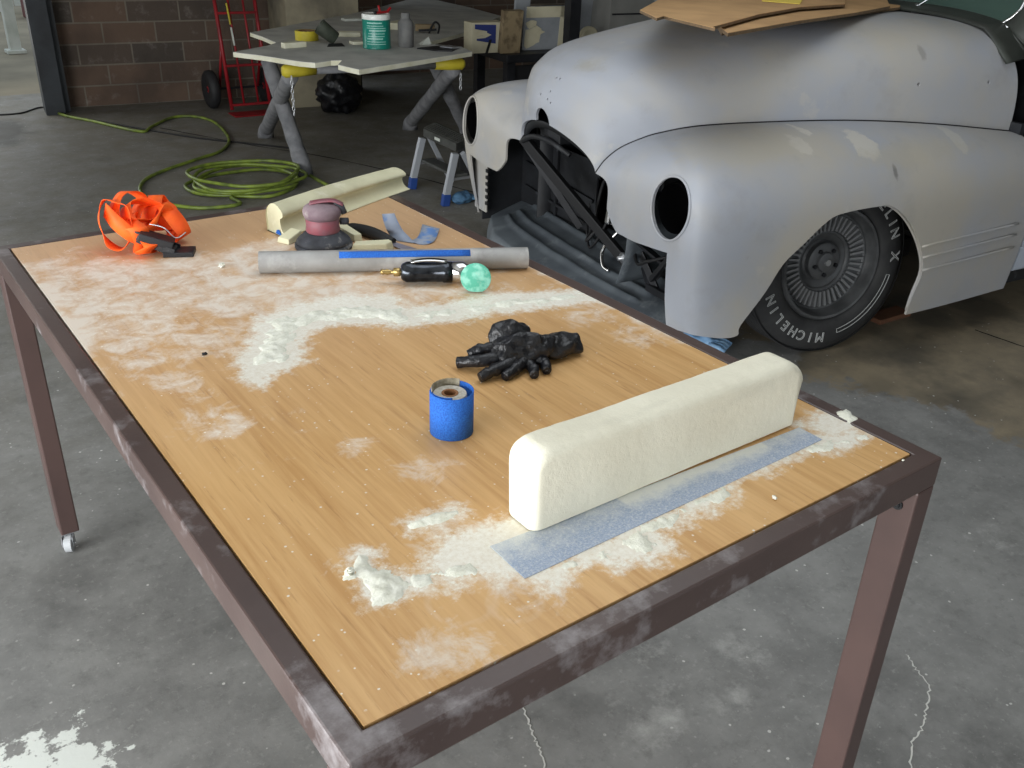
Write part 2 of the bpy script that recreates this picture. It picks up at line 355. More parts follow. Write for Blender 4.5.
# ------------------------------------------------------------------ the table
TX, TY, TZ = 1.037, 1.844, .915; FW = .035; HR = .056
tloc = Vector((.52, .92, 0))
table = empty('work_table', tloc, 0, 'brown steel framed work table with bamboo plywood top on casters', 'table')
def wood_mat():
    t = NT('bamboo_ply'); v = t.obj(scale=(1, .045, 1)); v1 = t.obj()
    st = t.noise(38, v, 6, .65, .3); st2 = t.noise(120, v, 4, .6)
    col = t.mix(t.step(st, .35, .65), srgb(214, 172, 116), srgb(192, 147, 92))
    col = t.mix(t.step(st2, .42, .7, 0, .6), col, srgb(218, 178, 124))
    col = t.mix(t.step(t.noise(16, t.obj(scale=(1, .08, 1)), 5, .7), .62, .74, 0, .4), col, srgb(152, 106, 62))
    col = t.mix(t.step(t.noise(90, t.obj(scale=(1, .06, 1), loc=(3, 0, 0)), 5, .7), .58, .70, 0, .55), col, srgb(156, 110, 64))
    col = t.mix(t.step(t.attr('faded'), 0, 1, 0, .55), col, srgb(204, 170, 142))
    n1 = t.noise(16, v1, 8, .72, .4); n2 = t.noise(70, v1, 5, .7)
    film = t.math('ADD', t.attr('film'), t.math('MULTIPLY', t.math('SUBTRACT', n1, .5), 2.3))
    col = t.mix(t.step(film, .52, 1.05, 0, .76), col, srgb(232, 226, 216))
    sdd = t.math('ADD', t.attr('drift'), t.math('MULTIPLY', t.math('SUBTRACT', t.noise(30, v1, 8, .75), .5), .13))
    col = t.mix(t.step(sdd, .02, -.012, 0, .92), col, t.mix(t.step(t.noise(120, v1, 6, .8), .35, .65), srgb(244, 243, 234), srgb(226, 220, 204)))
    vo = t.n('ShaderNodeTexVoronoi', feature='F1'); t.put(vo.inputs['Vector'], v1); vo.inputs['Scale'].default_value = 58
    d = t.math('ADD', vo.outputs['Distance'], t.math('MULTIPLY', n2, .25))
    m = t.math('MULTIPLY', t.step(d, .235, .20), t.step(t.noise(9, v1, 3), .44, .50))
    col = t.mix(t.math('MULTIPLY', m, .85), col, srgb(236, 232, 220))
    col = t.mix(t.step(t.math('ABSOLUTE', t.attr('ring')), .006, .001, 0, .18), col, srgb(228, 214, 196))
    t.bump(t.math('ADD', st, t.math('MULTIPLY', film, .6)), .1, .002)
    return t.out(col, t.step(film, .4, 1, .38, .8), 0, .35)
def PT(pts): return PW(pts, TZ)
drifts = [
 PT([(248, 345), (258, 318), (300, 303), (350, 296), (392, 297), (408, 306), (440, 304), (500, 293), (560, 292), (598, 291), (600, 299), (562, 306), (500, 313), (455, 322), (400, 326), (340, 323), (312, 331), (300, 345), (304, 360), (290, 368), (270, 376), (262, 388), (240, 378), (236, 362)]),
 PT([(425, 562), (440, 545), (470, 528), (515, 518), (560, 520), (560, 545), (530, 582), (500, 580), (470, 572), (455, 590), (430, 582)]),
 PT([(525, 580), (560, 560), (640, 520), (740, 476), (822, 436), (850, 430), (872, 436), (850, 447), (800, 456), (760, 470), (735, 482), (728, 502), (690, 520), (660, 530), (668, 548), (650, 562), (620, 568), (600, 560), (560, 582), (540, 586)]),
 PT([(352, 560), (360, 553), (372, 556), (370, 566), (384, 573), (400, 580), (430, 574), (436, 584), (410, 590), (400, 604), (375, 603), (366, 588)]),
 PT([(406, 524), (425, 516), (458, 508), (462, 515), (430, 524), (410, 529)]),
 PT([(798, 425), (830, 405), (846, 414), (862, 428), (840, 440)]),
]
inner = [
 PT([(262, 340), (272, 322), (310, 312), (352, 306), (400, 309), (408, 315), (450, 311), (505, 301), (562, 297), (590, 294), (562, 302), (500, 308), (452, 316), (400, 321), (340, 318), (300, 326), (286, 344), (288, 358), (268, 366), (254, 362)]),
 PT([(560, 568), (640, 532), (722, 488), (726, 496), (655, 526), (640, 548), (610, 552), (580, 566)]),
 PT([(800, 452), (826, 442), (862, 436), (840, 446)]),
 drifts[3], drifts[4], PT([(344, 573), (352, 571), (354, 577), (346, 578)]), PT([(836, 412), (846, 410), (858, 418), (850, 424)]),
 PT([(430, 575), (450, 568), (470, 566), (474, 574), (450, 580)]),
]
films = [(at(*p), r, a) for p, r, a in [((130, 290), .22, .55), ((60, 268), .15, .5), ((200, 300), .25, .35), ((140, 372), .1, .45), ((210, 415), .12, .42), ((240, 345), .12, .5), ((350, 275), .22, .6), ((450, 295), .16, .6), ((300, 300), .15, .6), ((220, 270), .2, .35),
   ((560, 300), .14, .4), ((650, 340), .08, .5), ((600, 320), .12, .35), ((345, 440), .09, .35), ((430, 470), .07, .35), ((480, 545), .12, .7), ((430, 655), .06, .62), ((480, 650), .05, .5), ((320, 560), .05, .35), ((380, 580), .09, .25), ((690, 500), .1, .4), ((560, 590), .08, .4), ((100, 330), .12, .5), ((150, 335), .1, .5), ((180, 385), .06, .5), ((225, 425), .05, .5), ((300, 410), .05, .3), ((360, 450), .05, .45), ((420, 465), .04, .45), ((75, 300), .1, .5), ((410, 275), .12, .4), ((260, 460), .08, .25), ((180, 440), .06, .25), ((520, 265), .12, .35), ((270, 255), .15, .55), ((215, 510), .05, .3), ((250, 590), .04, .25), ((850, 425), .08, .4)]]
mb = MB(); n1, n2 = 131, 231
vs = [(TX * i / (n1 - 1), TY * j / (n2 - 1), TZ) for i in range(n1) for j in range(n2)]
fs = [(i * n2 + j, (i + 1) * n2 + j, (i + 1) * n2 + j + 1, i * n2 + j + 1) for i in range(n1 - 1) for j in range(n2 - 1)]
mb.add(vs, fs)
pan = mb.build('tabletop', wood_mat(), table, off=tloc)
so = pan.modifiers.new('s', 'SOLIDIFY'); so.thickness = .018; so.offset = -1
def dsd(L, x, y): return min(sdf(p, x, y) for p in L)
rc = at(515, 603); rc2 = at(462, 600)
put_attr(pan, 'drift', [min(.3, dsd(drifts, x, y)) for x, y, z in vs])
put_attr(pan, 'film', [min(.75, sum(a * math.exp(-((x - c.x) ** 2 + (y - c.y) ** 2) / r / r) for c, r, a in films)) + .10 * (y > 1) * min(1, (y - 1) * 3) + .5 * math.exp(-(TX - x) / .012) * (.3 if y < .3 else 1) + .35 * math.exp(-x / .01) * (y > .9) for x, y, z in vs])
put_attr(pan, 'faded', [max(0, min(1, (y - .55) / .9)) for x, y, z in vs])
put_attr(pan, 'ring', [min(abs(math.hypot(x - rc.x, (y - rc.y)) - .035), abs(math.hypot(x - rc2.x, y - rc2.y) - .045)) for x, y, z in vs])
# steel tube frame
def rail(p0, p1, w=FW, h=HR, name='rail', mt='frame'):
    mb = MB(); mb.bar(p0, p1, w, h); return mb.build(name, M[mt], table, bev=.0035, off=tloc)
zr = TZ - HR / 2; g = .003; o_ = g + FW / 2
def ring(d, z): return [(-d, -d, z), (TX + d, -d, z), (TX + d, TY + d, z), (-d, TY + d, z)]
vs_ = ring(g + FW, TZ) + ring(g, TZ) + ring(g + FW, TZ - HR) + ring(g, TZ - HR); ff_ = []
for k in range(4):
    n_ = (k + 1) % 4; ff_ += [(k, n_, 4 + n_, 4 + k), (8 + k, 12 + k, 12 + n_, 8 + n_), (k, 8 + k, 8 + n_, n_), (4 + k, 4 + n_, 12 + n_, 12 + k)]
MB().add(vs_, ff_).build('frame', M['frame'], table, bev=.0035, off=tloc)
for y_ in (.6, 1.25): sup = MB(); sup.box((TX / 2, y_, TZ - .04), (TX + .004, .03, .04)); sup.build('cross_support', M['frame'], table, off=tloc)
LW = .050; LY = .062
for ix, iy in ((0, 0), (1, 0), (0, 1), (1, 1)):
    cx = -g - FW + LW / 2 if ix == 0 else TX + g + FW - LW / 2
    cy = -g - FW + LY / 2 if iy == 0 else TY + g + FW - LY / 2
    mb = MB(); mb.box((cx, cy, (.062 + TZ - HR) / 2), (LW, LY, TZ - HR - .062))
    leg = mb.build('leg', M['leg'], table, bev=.004, off=tloc)
    mb = MB(); ang = -1.95; fx, fy = math.cos(ang), math.sin(ang); wc = Vector((cx + .024 * fx, cy + .024 * fy, .027)); ax = Vector((-fy, fx, 0))
    mb.box((cx, cy, .059), (.044, .044, .006)); mb.cyl((cx, cy, .05), (cx, cy, .058), .016)
    for s in (-1, 1): mb.bar(wc + ax * .014 * s + Vector((0, 0, -.004)), wc + ax * .014 * s + Vector((0, 0, .027)), .028, .003, up=ax)
    mb.cyl(wc - ax * .019, wc + ax * .019, .005)
    c = mb.build('caster', M['zinc'], leg, off=tloc)
    MB().tube([wc - ax * .011, wc - ax * .009, wc + ax * .009, wc + ax * .011], [.022, .026, .026, .022], 28).build('wheel', M['castw'], leg, off=tloc)
# bolt on the inner face of the front right leg
bp = Vector((TX + g + FW - LW, 0, 0)); mb = MB()
by_ = -.008; bz_ = .822; mb.cyl((bp.x + .001, by_, bz_), (bp.x - .003, by_, bz_), .010, 18); mb.cyl((bp.x - .002, by_, bz_), (bp.x - .006, by_, bz_), .006, 6)
mb.build('bolt', M['blacksteel'], table, off=tloc)
# ------------------------------------------------------------------ sanding dust lying in drifts (countless grains)
def noise_dust_mat():
    t = NT('sanding_dust'); v = t.obj(); col = t.mix(t.step(t.noise(60, v, 6, .7), .35, .7), srgb(240, 240, 228), srgb(218, 218, 200))
    t.bump(t.noise(160, v, 6, .75), .6, .003); return t.out(col, .95)
M['dust'] = noise_dust_mat()
def mounds(name, polys, hmax, slope, step, label, group, rough=.05):
    out = MB()
    for P in polys:
        xs_ = [p[0] for p in P]; ys_ = [p[1] for p in P]; a0, a1, b0, b1 = min(xs_) - .02, max(xs_) + .02, min(ys_) - .02, max(ys_) + .02
        nx_, ny_ = int((a1 - a0) / step) + 2, int((b1 - b0) / step) + 2; vv = []; hh = []
        for i in range(nx_):
            for j in range(ny_):
                x, y = a0 + i * step, b0 + j * step
                d = sdf(P, x, y) + rough * (noise.fractal(Vector((x * 28, y * 28, 0)), .8, 2.2, 5)) * .35
                h = min(hmax, -d * slope) * (.75 + .5 * noise.noise(Vector((x * 60, y * 60, 3))) + .25 * noise.noise(Vector((x * 190, y * 190, 5))))
                h = max(-.0015, h) if d < 0 else -.0015
                if d < 0: h = max(h, .0004)
                vv.append(Vector((x, y, TZ + h))); hh.append(h)
        ff = []
        for i in range(nx_ - 1):
            for j in range(ny_ - 1):
                q = (i * ny_ + j, (i + 1) * ny_ + j, (i + 1) * ny_ + j + 1, i * ny_ + j + 1)
                if max(hh[k] for k in q) > 0: ff.append(q)
        used = sorted({k for f in ff for k in f}); mp = {k: n for n, k in enumerate(used)}
        out.add([vv[k] for k in used], [tuple(mp[k] for k in f) for f in ff])
    o = out.build(name, M['dust'], smooth=True); return tag(o, label, 'dust', group, 'stuff')
mounds('sanding_dust', inner[:1], .0042, .16, .0045, 'long drift of pale sanding dust across the middle of the table', None, .07)
mounds('sanding_dust', inner[1:3], .003, .2, .004, 'pale dust swept along the near side of the grey blue sandpaper strip', None, .07)
mounds('sanding_dust', inner[3:4] + inner[5:6] + inner[7:8], .004, .32, .003, 'small white heap of dust clumps near the front corner of the table', None, .03)
mounds('sanding_dust', inner[4:5], .007, .6, .003, 'thin white line of dust between the blue roll and the front corner', None, .02)
mounds('sanding_dust', inner[6:7], .006, .6, .003, 'bit of white dust on the right edge of the table past the foam block', None, .02)
# ------------------------------------------------------------------ things on the table
def gritmat(name, c, c2, dust, dc=(224, 226, 220), ds=26):
    t = NT(name); v = t.obj(); col = t.mix(t.step(t.noise(420, v, 3), .4, .6), srgb(*c), srgb(*c2))
    if dust is not None:
        f = t.math('ADD', t.attr('cover'), t.math('MULTIPLY', t.math('SUBTRACT', t.noise(ds, v, 8, .75), .5), 1.5))
        col = t.mix(t.step(f, .2, .85, .15, .95), col, srgb(*dc))
        col = t.mix(t.math('MULTIPLY', t.step(t.noise(260, v, 3), .52, .6), .35), col, srgb(*dc))
    t.bump(t.noise(500, v, 2), .4, .001); return t.out(col, .85)
M['gritstrip'] = gritmat('blue_grit_dusty', (156, 172, 198), (132, 150, 180), 1)
M['grit'] = gritmat('blue_grit', (38, 108, 198), (26, 84, 172), None)
M['paperback'] = mat('sandpaper_backing', (168, 160, 140), .8, 0, (120, 112, 90), 60)
# sandpaper strip
q = [at(490, 547), at(525, 579), at(822, 440), at(799, 428)]
mb = MB(); nA, nB = 90, 14
def strip_pt(s, t):
    a = q[1].lerp(q[2], s); b = q[0].lerp(q[3], s); p = a.lerp(b, t); return Vector((p.x, p.y, TZ + .0012 + .0008 * noise.noise(p * 9)))
mb.grid(strip_pt, nA, nB)
sp = mb.build('sandpaper_strip', M['gritstrip'], solid=.0008, offset=-1)
put_attr(sp, 'cover', [(.95 - 1.7 * abs(t - .9) + .25 * (s < .1)) * (.45 + .5 * (s > .35) * (s < .85)) + .12 for s in [i / (nA - 1) for i in range(nA)] for t in [j / (nB - 1) for j in range(nB)]])
tag(sp, 'long dusty grey blue sandpaper strip stuck to the table under the foam block', 'sandpaper')
# big foam block: a long loaf with rounded upper edges and ends
def foam_pt(s, t):
    L0, L1, hz = .366, .975, .142
    x = s
    return x
mb = MB(); bx0, bx1, by0, by1, hz = .366, .953, .172, .242, .123
ns, nt = 70, 44
def prof(t, W, Hh, rt, rb):
    """rounded section, t goes round from bottom centre"""
    pts = []
    def arc(cx, cz, r, a0, a1, n=7):
        for k in range(n + 1):
            a = R(a0 + (a1 - a0) * k / n); pts.append((cx + r * math.cos(a), cz + r * math.sin(a)))
    arc(W / 2 - rb, rb, rb, -90, 0, 4); arc(W / 2 - rt, Hh - rt, rt, 0, 90); arc(-W / 2 + rt * 1.0, Hh - rt, rt, 90, 180); arc(-W / 2 + rb, rb, rb, 180, 270, 4)
    return pts
vs = []; cols = []
N = 72
for i in range(N):
    s = i / (N - 1)
    # end rounding: near the ends the loaf gets lower and narrower
    x = bx0 + (bx1 - bx0) * (1 - math.cos(math.pi * s)) / 2
    dl = x - bx0; dr = bx1 - x
    def rnd(d, r): return 0 if d >= r else r - math.sqrt(max(0, r * r - (r - d) ** 2))
    top = hz - rnd(dl, .036) - rnd(dr, .036); wcut = rnd(dl, .014) + rnd(dr, .014)
    W = (by1 - by0) - 2 * wcut; pr = prof(0, W, max(top, .02), min(.017, W * .45), .004)
    for (a, b) in pr:
        y = (by0 + by1) / 2 - a; z = b
        if z > .05: y += (z - .05) * .12
        xx = x
        if s > .5: xx += .018 * math.sin(min(1, max(0, (z - .02) / .11)) * math.pi * .9) * max(0, (s - .9) / .1) - (.012 * max(0, (s - .9) / .1) if z < .03 else 0)
        p = Vector((xx, y, TZ + .0022 + z)); k = noise.noise(p * 14) * .0008 + noise.noise(p * 70) * .0004
        vs.append(p + Vector((0, k, k if z > .02 else 0)))
    np_ = len(pr)
mb.add(vs, [(i * np_ + j, (i + 1) * np_ + j, (i + 1) * np_ + (j + 1) % np_, i * np_ + (j + 1) % np_) for i in range(N - 1) for j in range(np_)] + [tuple(range(np_))[::-1], tuple((N - 1) * np_ + k for k in range(np_))])
def foam_mat():
    t = NT('sanded_cream_foam'); v = t.obj(); g = t.n('ShaderNodeNewGeometry'); s = t.n('ShaderNodeSeparateXYZ'); t.put(s.inputs[0], v)
    col = t.mix(t.step(t.noise(9, v, 5), .35, .7), srgb(240, 236, 216), srgb(230, 225, 204))
    st = t.noise(14, t.obj(scale=(.25, 1, 1)), 4)
    col = t.mix(t.step(st, .58, .7, 0, .3), col, srgb(204, 200, 182))
    col = t.mix(t.step(t.noise(46, v, 7, .75), .63, .72, 0, .35), col, srgb(190, 184, 166))
    t.bump(t.math('ADD', t.noise(45, v, 6, .7), t.math('MULTIPLY', t.noise(9, v), .6)), .35, .005); return t.out(col, .85)
M['foamS'] = foam_mat()
tag(mb.build('foam_block', M['foamS'], smooth=True), 'long cream foam block with rounded ends standing on the sandpaper strip', 'foam block')
# blue sandpaper roll
P = at(452, 424); P.z = TZ
P = Vector((.430, .487, TZ))
rl = empty('sandpaper_roll', P, 0, 'upright roll of bright blue sandpaper beside the black gloves', 'sandpaper roll')
rl.scale = (1.09, 1.09, 1.12)
mb = MB()
def spiral(s, t): # s along, t height
    a = s * 2 * math.pi * 1.25; r = .0345 - .0012 * (s * 1.25) - .0055 * max(0, s - .8) / .2
    return Vector((r * math.cos(a + 2.6), r * math.sin(a + 2.6), .0008 + .070 * t))
mb.grid(spiral, 70, 2); mb.build('outer_wrap', M['grit'], rl, smooth=True, solid=.0011, offset=-1)
mb = MB().lathe([(.0135, .0008), (.0265, .0008), (.0265, .062), (.0255, .066), (.0135, .066)], 40, (-.003, .001, 0), close=True)
M['rollend'] = mat('rolled_paper_end', (196, 192, 182), .8, 0, (170, 164, 150), 200)
mb.build('wound_paper', M['rollend'], rl, smooth=False)
mb = MB().lathe([(.0095, .0008), (.013, .0008), (.013, .0665), (.0095, .0665)], 30, (-.003, .001, 0), close=True)
mb.build('core', mat('cardboard_core', (140, 96, 60), .8), rl)
mb = MB()
mb.grid(lambda s, t: Vector(((.0318) * math.cos(s * 2.2 + .6), .0318 * math.sin(s * 2.2 + .6), .004 + .071 * t + .0012 * noise.noise(Vector((s * 30, 0, 0))) * t)), 40, 2)
mb.build('torn_edge', M['paperback'], rl, smooth=True, solid=.0006)
# black gloves
M['nitrile'] = mat('black_nitrile', (20, 20, 23), .32, 0, (30, 31, 35), 30, bump=.9, bs=55, bd=.006, spec=.45)
gl = empty('disposable_gloves', (.682, .640, TZ), R(-14), 'crumpled pair of black disposable gloves lying in the middle of the table', 'gloves')
def lump(mb, c, r, seed, amp=.45, fr=26, nu=30, nv=40, zmin=.0005):
    c = Vector(c)
    def f(s, t):
        a = s * math.pi; b = t * 2 * math.pi; d = Vector((math.sin(a) * math.cos(b), math.sin(a) * math.sin(b), math.cos(a)))
        p = Vector((d.x * r[0], d.y * r[1], d.z * r[2])); q_ = (c + p) * fr + Vector((seed, seed * 2, 0))
        k = 1 + amp * (1 - 2 * abs(noise.noise(q_))) * .6 - amp * .35 + amp * .35 * noise.noise(q_ * 2.3)
        o = c + p * k; o.z = max(o.z, zmin + .0008 * abs(noise.noise(q_ * 3))); return o
    return mb.grid(f, nu, nv, cv=True)
mb = MB(); lump(mb, (.010, -.005, .028), (.066, .036, .036), 3.1, .55, 22, 60, 80)
mb.build('crumpled_palm', M['nitrile'], gl, smooth=True)
mb = MB(); lump(mb, (-.004, .03, .042), (.042, .028, .034), 7.7, .5, 24, 50, 70); mb.build('folded_palm', M['nitrile'], gl, smooth=True)
def finger(pts, r0, r1, seed):
    P = crom(pts, 8); m = len(P); rs = []
    for i in range(m): rs.append((r0 + (r1 - r0) * i / (m - 1)) * (1 + .28 * noise.noise(Vector((i * .55, seed, 0)))))
    mb = MB(); mb.tube(P, rs, 12, cap=False)
    e = P[-1]; t = (P[-1] - P[-2]).normalized(); mb.tube([e, e + t * .0008, e + t * .0002, e - t * .006], [rs[-1], rs[-1] * .95, rs[-1] * .72, rs[-1] * .6], 12)
    for v in mb.v: v.z = max(v.z + .002 * noise.noise(v * 90), .0006)
    return mb.build('finger', M['nitrile'], gl, smooth=True)
finger([(-.03, -.012, .022), (-.075, -.010, .022), (-.118, .016, .012)], .015, .011, 1)
finger([(-.02, -.03, .018), (-.065, -.048, .018), (-.098, -.056, .011)], .014, .0105, 2)
finger([(.0, -.03, .018), (-.025, -.05, .014), (-.052, -.066, .010)], .013, .010, 3)
finger([(.0, -.02, .016), (.012, -.048, .012), (.004, -.076, .0095)], .012, .009, 4)
finger([(.02, -.02, .016), (.04, -.04, .013), (.034, -.067, .0105)], .013, .010, 5)
finger([(-.02, .01, .030), (-.06, .022, .030), (-.09, .03, .018)], .014, .011, 6)
mb = MB()
def cuff(s, t):
    x = .055 + .085 * s; r = .020 + .006 * math.sin(s * 3) ; a = t * 2 * math.pi
    k = 1 + .35 * noise.noise(Vector((x * 40, math.cos(a) * 1.6, math.sin(a) * 1.6)))
    p = Vector((x, .0 + .018 * s + 1.25 * r * k * math.cos(a), .022 - .004 * s + .85 * r * k * math.sin(a))); p.z = max(.0008, p.z); return p
mb.grid(cuff, 20, 26, cv=True); n0 = len(mb.v); mb.build('cuff', M['nitrile'], gl, smooth=True, solid=.0015)
# orange ratchet strap
M['orange'] = mat('orange_webbing', (255, 104, 22), .7, 0, (248, 84, 10), 20, bump=.3, bs=220, bd=.001)
st = empty('ratchet_strap', (.285, 1.695, TZ), 0, 'bundled bright orange ratchet strap with black buckle on the back left of the table', 'strap')
def band(ctrl, wv, wd=.046, n=12, closed=True):
    P = crom(ctrl, n, closed); W = crom(wv, n, closed); mb = MB(); m = len(P); vs = []
    for p, w_ in zip(P, W):
        w_ = Vector(w_).normalized() * wd / 2
        for s in (-1, 1): q_ = p + w_ * s; q_.z = max(q_.z, .0012); vs.append(q_)
    fs = [(2 * i, 2 * i + 1, 2 * ((i + 1) % m) + 1, 2 * ((i + 1) % m)) for i in range(m if closed else m - 1)]
    return mb.add(vs, fs)
def loop(c, ax, r, rz, tilt=0, seed=0, wd=.046):
    """an upright loop of webbing, axis ax (horizontal-ish)"""
    ax = Vector(ax).normalized(); u = ax.orthogonal(); zz = Vector((0, 0, 1)); h = zz.cross(ax).normalized(); up = ax.cross(h)
    rn = random.Random(seed); ct = []; wv = []
    for k in range(9):
        a = 2 * math.pi * k / 9; f = 1 + rn.uniform(-.16, .16)
        ct.append(Vector(c) + h * math.cos(a) * r * f + up * math.sin(a) * rz * f + ax * rn.uniform(-.012, .012)); wv.append(ax + h * rn.uniform(-.25, .25) + up * rn.uniform(-.2, .2))
    return band(ct, wv, wd)
mbs = MB()
for args in (((-.070, -.01, .078), (-.35, -.85, .2), .046, .070, 0, 1, .042), ((-.015, .035, .082), (.6, -.75, .25), .060, .066, 0, 2, .036), ((.045, .03, .062), (.3, -1, .2), .066, .050, 0, 3),
             ((-.02, -.02, .055), (1, -.25, .3), .045, .046, 0, 4), ((.08, .0, .058), (.95, .3, .35), .052, .048, 0, 5), ((.0, .0, .10), (.35, -.9, .5), .05, .032, 0, 6), ((.06, .045, .072), (.7, -.7, .1), .052, .052, 0, 8)):
    m_ = loop(*args); mbs.add(m_.v, m_.f)
mbs.build('webbing', M['orange'], st, smooth=True, solid=.0018)
mb2 = loop((-.015, -.062, .026), (1, -.2, .1), .04, .024, 0, 11, .04); mb2.build('webbing_end', M['orange'], st, smooth=True, solid=.0018)
mb = band([(-.09, .0, .12), (-.07, -.04, .085), (-.03, -.055, .05), (.02, -.05, .075), (.05, -.03, .105), (.075, -.015, .085)], [(.2, -.3, 1), (.5, -.3, .8), (.3, -.2, .9), (.1, -.3, 1), (.4, -.3, .8), (.4, -.4, .8)], .042, 10, False)
mb.build('webbing_wrap', M['orange'], st, smooth=True, solid=.0018)
mb = MB(); K = Matrix.Rotation(R(-38), 3, 'Z'); bo = len(mb.v)
for s in (-1, 1): mb.bar(Vector((.035, -.085 + 0, .034)) + K @ Vector((-.04, .022 * s, .016)), Vector((.035, -.085, .034)) + K @ Vector((.055, .022 * s, -.022)), .003, .022)
for k in (-.035, -.01, .02, .045): mb.cyl(Vector((.035, -.085, .034 - k * .4)) + K @ Vector((k, -.024, 0)), Vector((.035, -.085, .034 - k * .4)) + K @ Vector((k, .024, 0)), .007, 12)
mb.bar(Vector((.035, -.085, .05)) + K @ Vector((-.05, 0, .02)), Vector((.035, -.085, .05)) + K @ Vector((.03, 0, -.01)), .04, .006)
mb.bar(Vector((.05, -.10, .0075)), Vector((.12, -.135, .0075)), .055, .013); mb.bar(Vector((.0, -.075, .06)), Vector((.075, -.11, .03)), .05, .02)
mb.v = [v_ + Vector((-.028, .008, 0)) for v_ in mb.v]; mb.build('ratchet_buckle', M['blacksteel'], st, bev=.0015)
mb = MB().tube(crom([(.0, -.07, .085), (.03, -.09, .075), (.055, -.10, .045), (.085, -.095, .055)], 8), .0016, 6); mb.build('wire_hook', M['zinc'], st, smooth=True)
# long cornice-like foam moulding
M['foamP'] = mat('greenish_cream_foam', (214, 210, 178), .75, 0, (200, 196, 164), 10, bump=.15, bs=50, bd=.002, dust=.1, ds=12, dustc=(236, 232, 214))
A = at(290, 238); B = at(409, 190); A.z = B.z = TZ
dirx = (B - A).normalized(); ang = math.atan2(dirx.y, dirx.x); LEN = (B - A).length + .004
sec = [(0, .0), (0, .004), (.012, .010), (.020, .020), (.024, .034), (.0225, .045), (.0125, .052), (.012, .062), (.022, .072), (.040, .078), (.058, .075), (.072, .064), (.078, .046), (.078, .022), (.078, 0)]
sec = crom([(a, b, 0) for a, b in sec], 3)
mb = MB(); NN = 40; vs = []
for i in range(NN):
    s = i / (NN - 1); h = 1.06 - .26 * s; bow = .012 * math.sin(s * math.pi)
    for p in sec:
        e = 0
        vs.append(Vector((s * LEN + (.02 * (p.x - .03) / .05 if s < .02 else 0), p.x * 1.15 + bow, max(.0006, p.y * h * (1 + .01 * noise.noise(Vector((s * 9, p.x * 30, 0))))))))
k = len(sec)
mb.add(vs, [(i * k + j, (i + 1) * k + j, (i + 1) * k + (j + 1) % k, i * k + (j + 1) % k) for i in range(NN - 1) for j in range(k)] + [tuple(range(k))[::-1], tuple((NN - 1) * k + j for j in range(k))])
st.scale = (.93, .93, .90)
mo = empty('foam_moulding', A, ang, 'long pale foam moulding with rounded ridge at the far edge of the table', 'foam moulding')
smooth_angle(mb.build('moulding_body', M['foamP'], mo), 50)
mb = MB()
for y, z, w_ in ((.014, .0135, .011), (.045, .012, .028)): mb.box((-.012 if y < .03 else -.004, y, z), (.003, w_, .012))
mb2 = MB(); mb2.add([(-.0085 + .0, .022, .004), (-.0045, .032, .018), (.0005, .044, .014), (.002, .05, .004)], [(0, 1, 2, 3)])
mb2.build('blue_patch', M['grit'], mo, solid=.001)
# round sander
M['sred'] = mat('dusty_red_plastic', (140, 74, 84), .55, 0, (120, 96, 104), 14, dust=.2, ds=14, dustc=(190, 178, 184))
M['sgrey'] = mat('dusty_mauve_rubber', (112, 92, 100), .7, 0, (142, 126, 130), 16, dust=.12, ds=20)
M['skirt'] = mat('dusty_black_skirt', (44, 46, 52), .7, 0, (70, 73, 80), 18, dust=.1, ds=20)
S = Vector((.668, 1.462, TZ))
sa = empty('air_sander', S, R(-30), 'dusty red palm sander with black pad standing behind the grey tube', 'sander')
MB().lathe([(.0, .0008), (.072, .0008), (.074, .004), (.074, .010), (.068, .014)], 40).build('sanding_pad', M['skirt'], sa, smooth=True)
mb = MB().lathe([(.068, .0125), (.070, .018), (.064, .026), (.055, .034), (.047, .040), (.044, .044), (0, .044)], 40); mb.build('skirt', M['skirt'], sa, smooth=True)
MB().lathe([(.0, .042), (.041, .042), (.044, .047), (.042, .060), (.043, .078), (.041, .080), (0, .08)], 40).build('body', M['sred'], sa, smooth=True)
MB().lathe([(.0, .079), (.044, .079), (.048, .088), (.049, .098), (.045, .107), (.034, .114), (.016, .117), (0, .117)], 40).build('grip_cap', M['sgrey'], sa, smooth=True)
mb = MB(); mb.grid(lambda s, t: Vector((-.03 + .085 * s, (-.014 + .028 * t) * (1 - .3 * s), .1185 + .007 * math.sin(s * 2.6) - (.03 * max(0, s - .75)))), 14, 5); mb.build('lever', M['sred'], sa, smooth=True, solid=.004)
mb = MB().tube([(.03, .0, .112), (.05, .0, .106), (.056, 0, .09)], [.007, .009, .008], 12); mb.cyl((.044, .01, .066), (.064, .016, .064), .009, 14); mb.build('air_inlet', M['skirt'], sa, smooth=True)
# grey tube with blue strip
pr_ = .0262
a = Vector((.455, 1.368, TZ + pr_ + .0004)); b = Vector((1.026, 1.063, TZ + pr_ + .0004))
d = (b - a).normalized(); nrm = Vector((-d.y, d.x, 0))
M['pipe'] = mat('dusty_grey_tube', (140, 139, 136), .6, .1, (160, 159, 157), 12, dust=.38, ds=9, dustc=(190, 188, 186))
pp = empty('tube', (a + b) / 2, math.atan2(d.y, d.x), 'dusty grey tube lying across the back of the table', 'tube'); L = (b - a).length
mb = MB().lathe([(pr_, -L / 2), (pr_, L / 2), (pr_ - .003, L / 2), (pr_ - .003, -L / 2)], 40, M=Matrix.Rotation(R(90), 3, 'Y'), close=True); smooth_angle(mb.build('tube_wall', M['pipe'], pp))
mb = MB(); mb.grid(lambda s, t: Vector((-.135 + .315 * s, -(pr_ + .0008) * math.sin(R(14 + 42 * t)), (pr_ + .0008) * math.cos(R(14 + 42 * t)))), 12, 8)
mb.build('blue_strip', M['grit'], pp, smooth=True, solid=.0008)
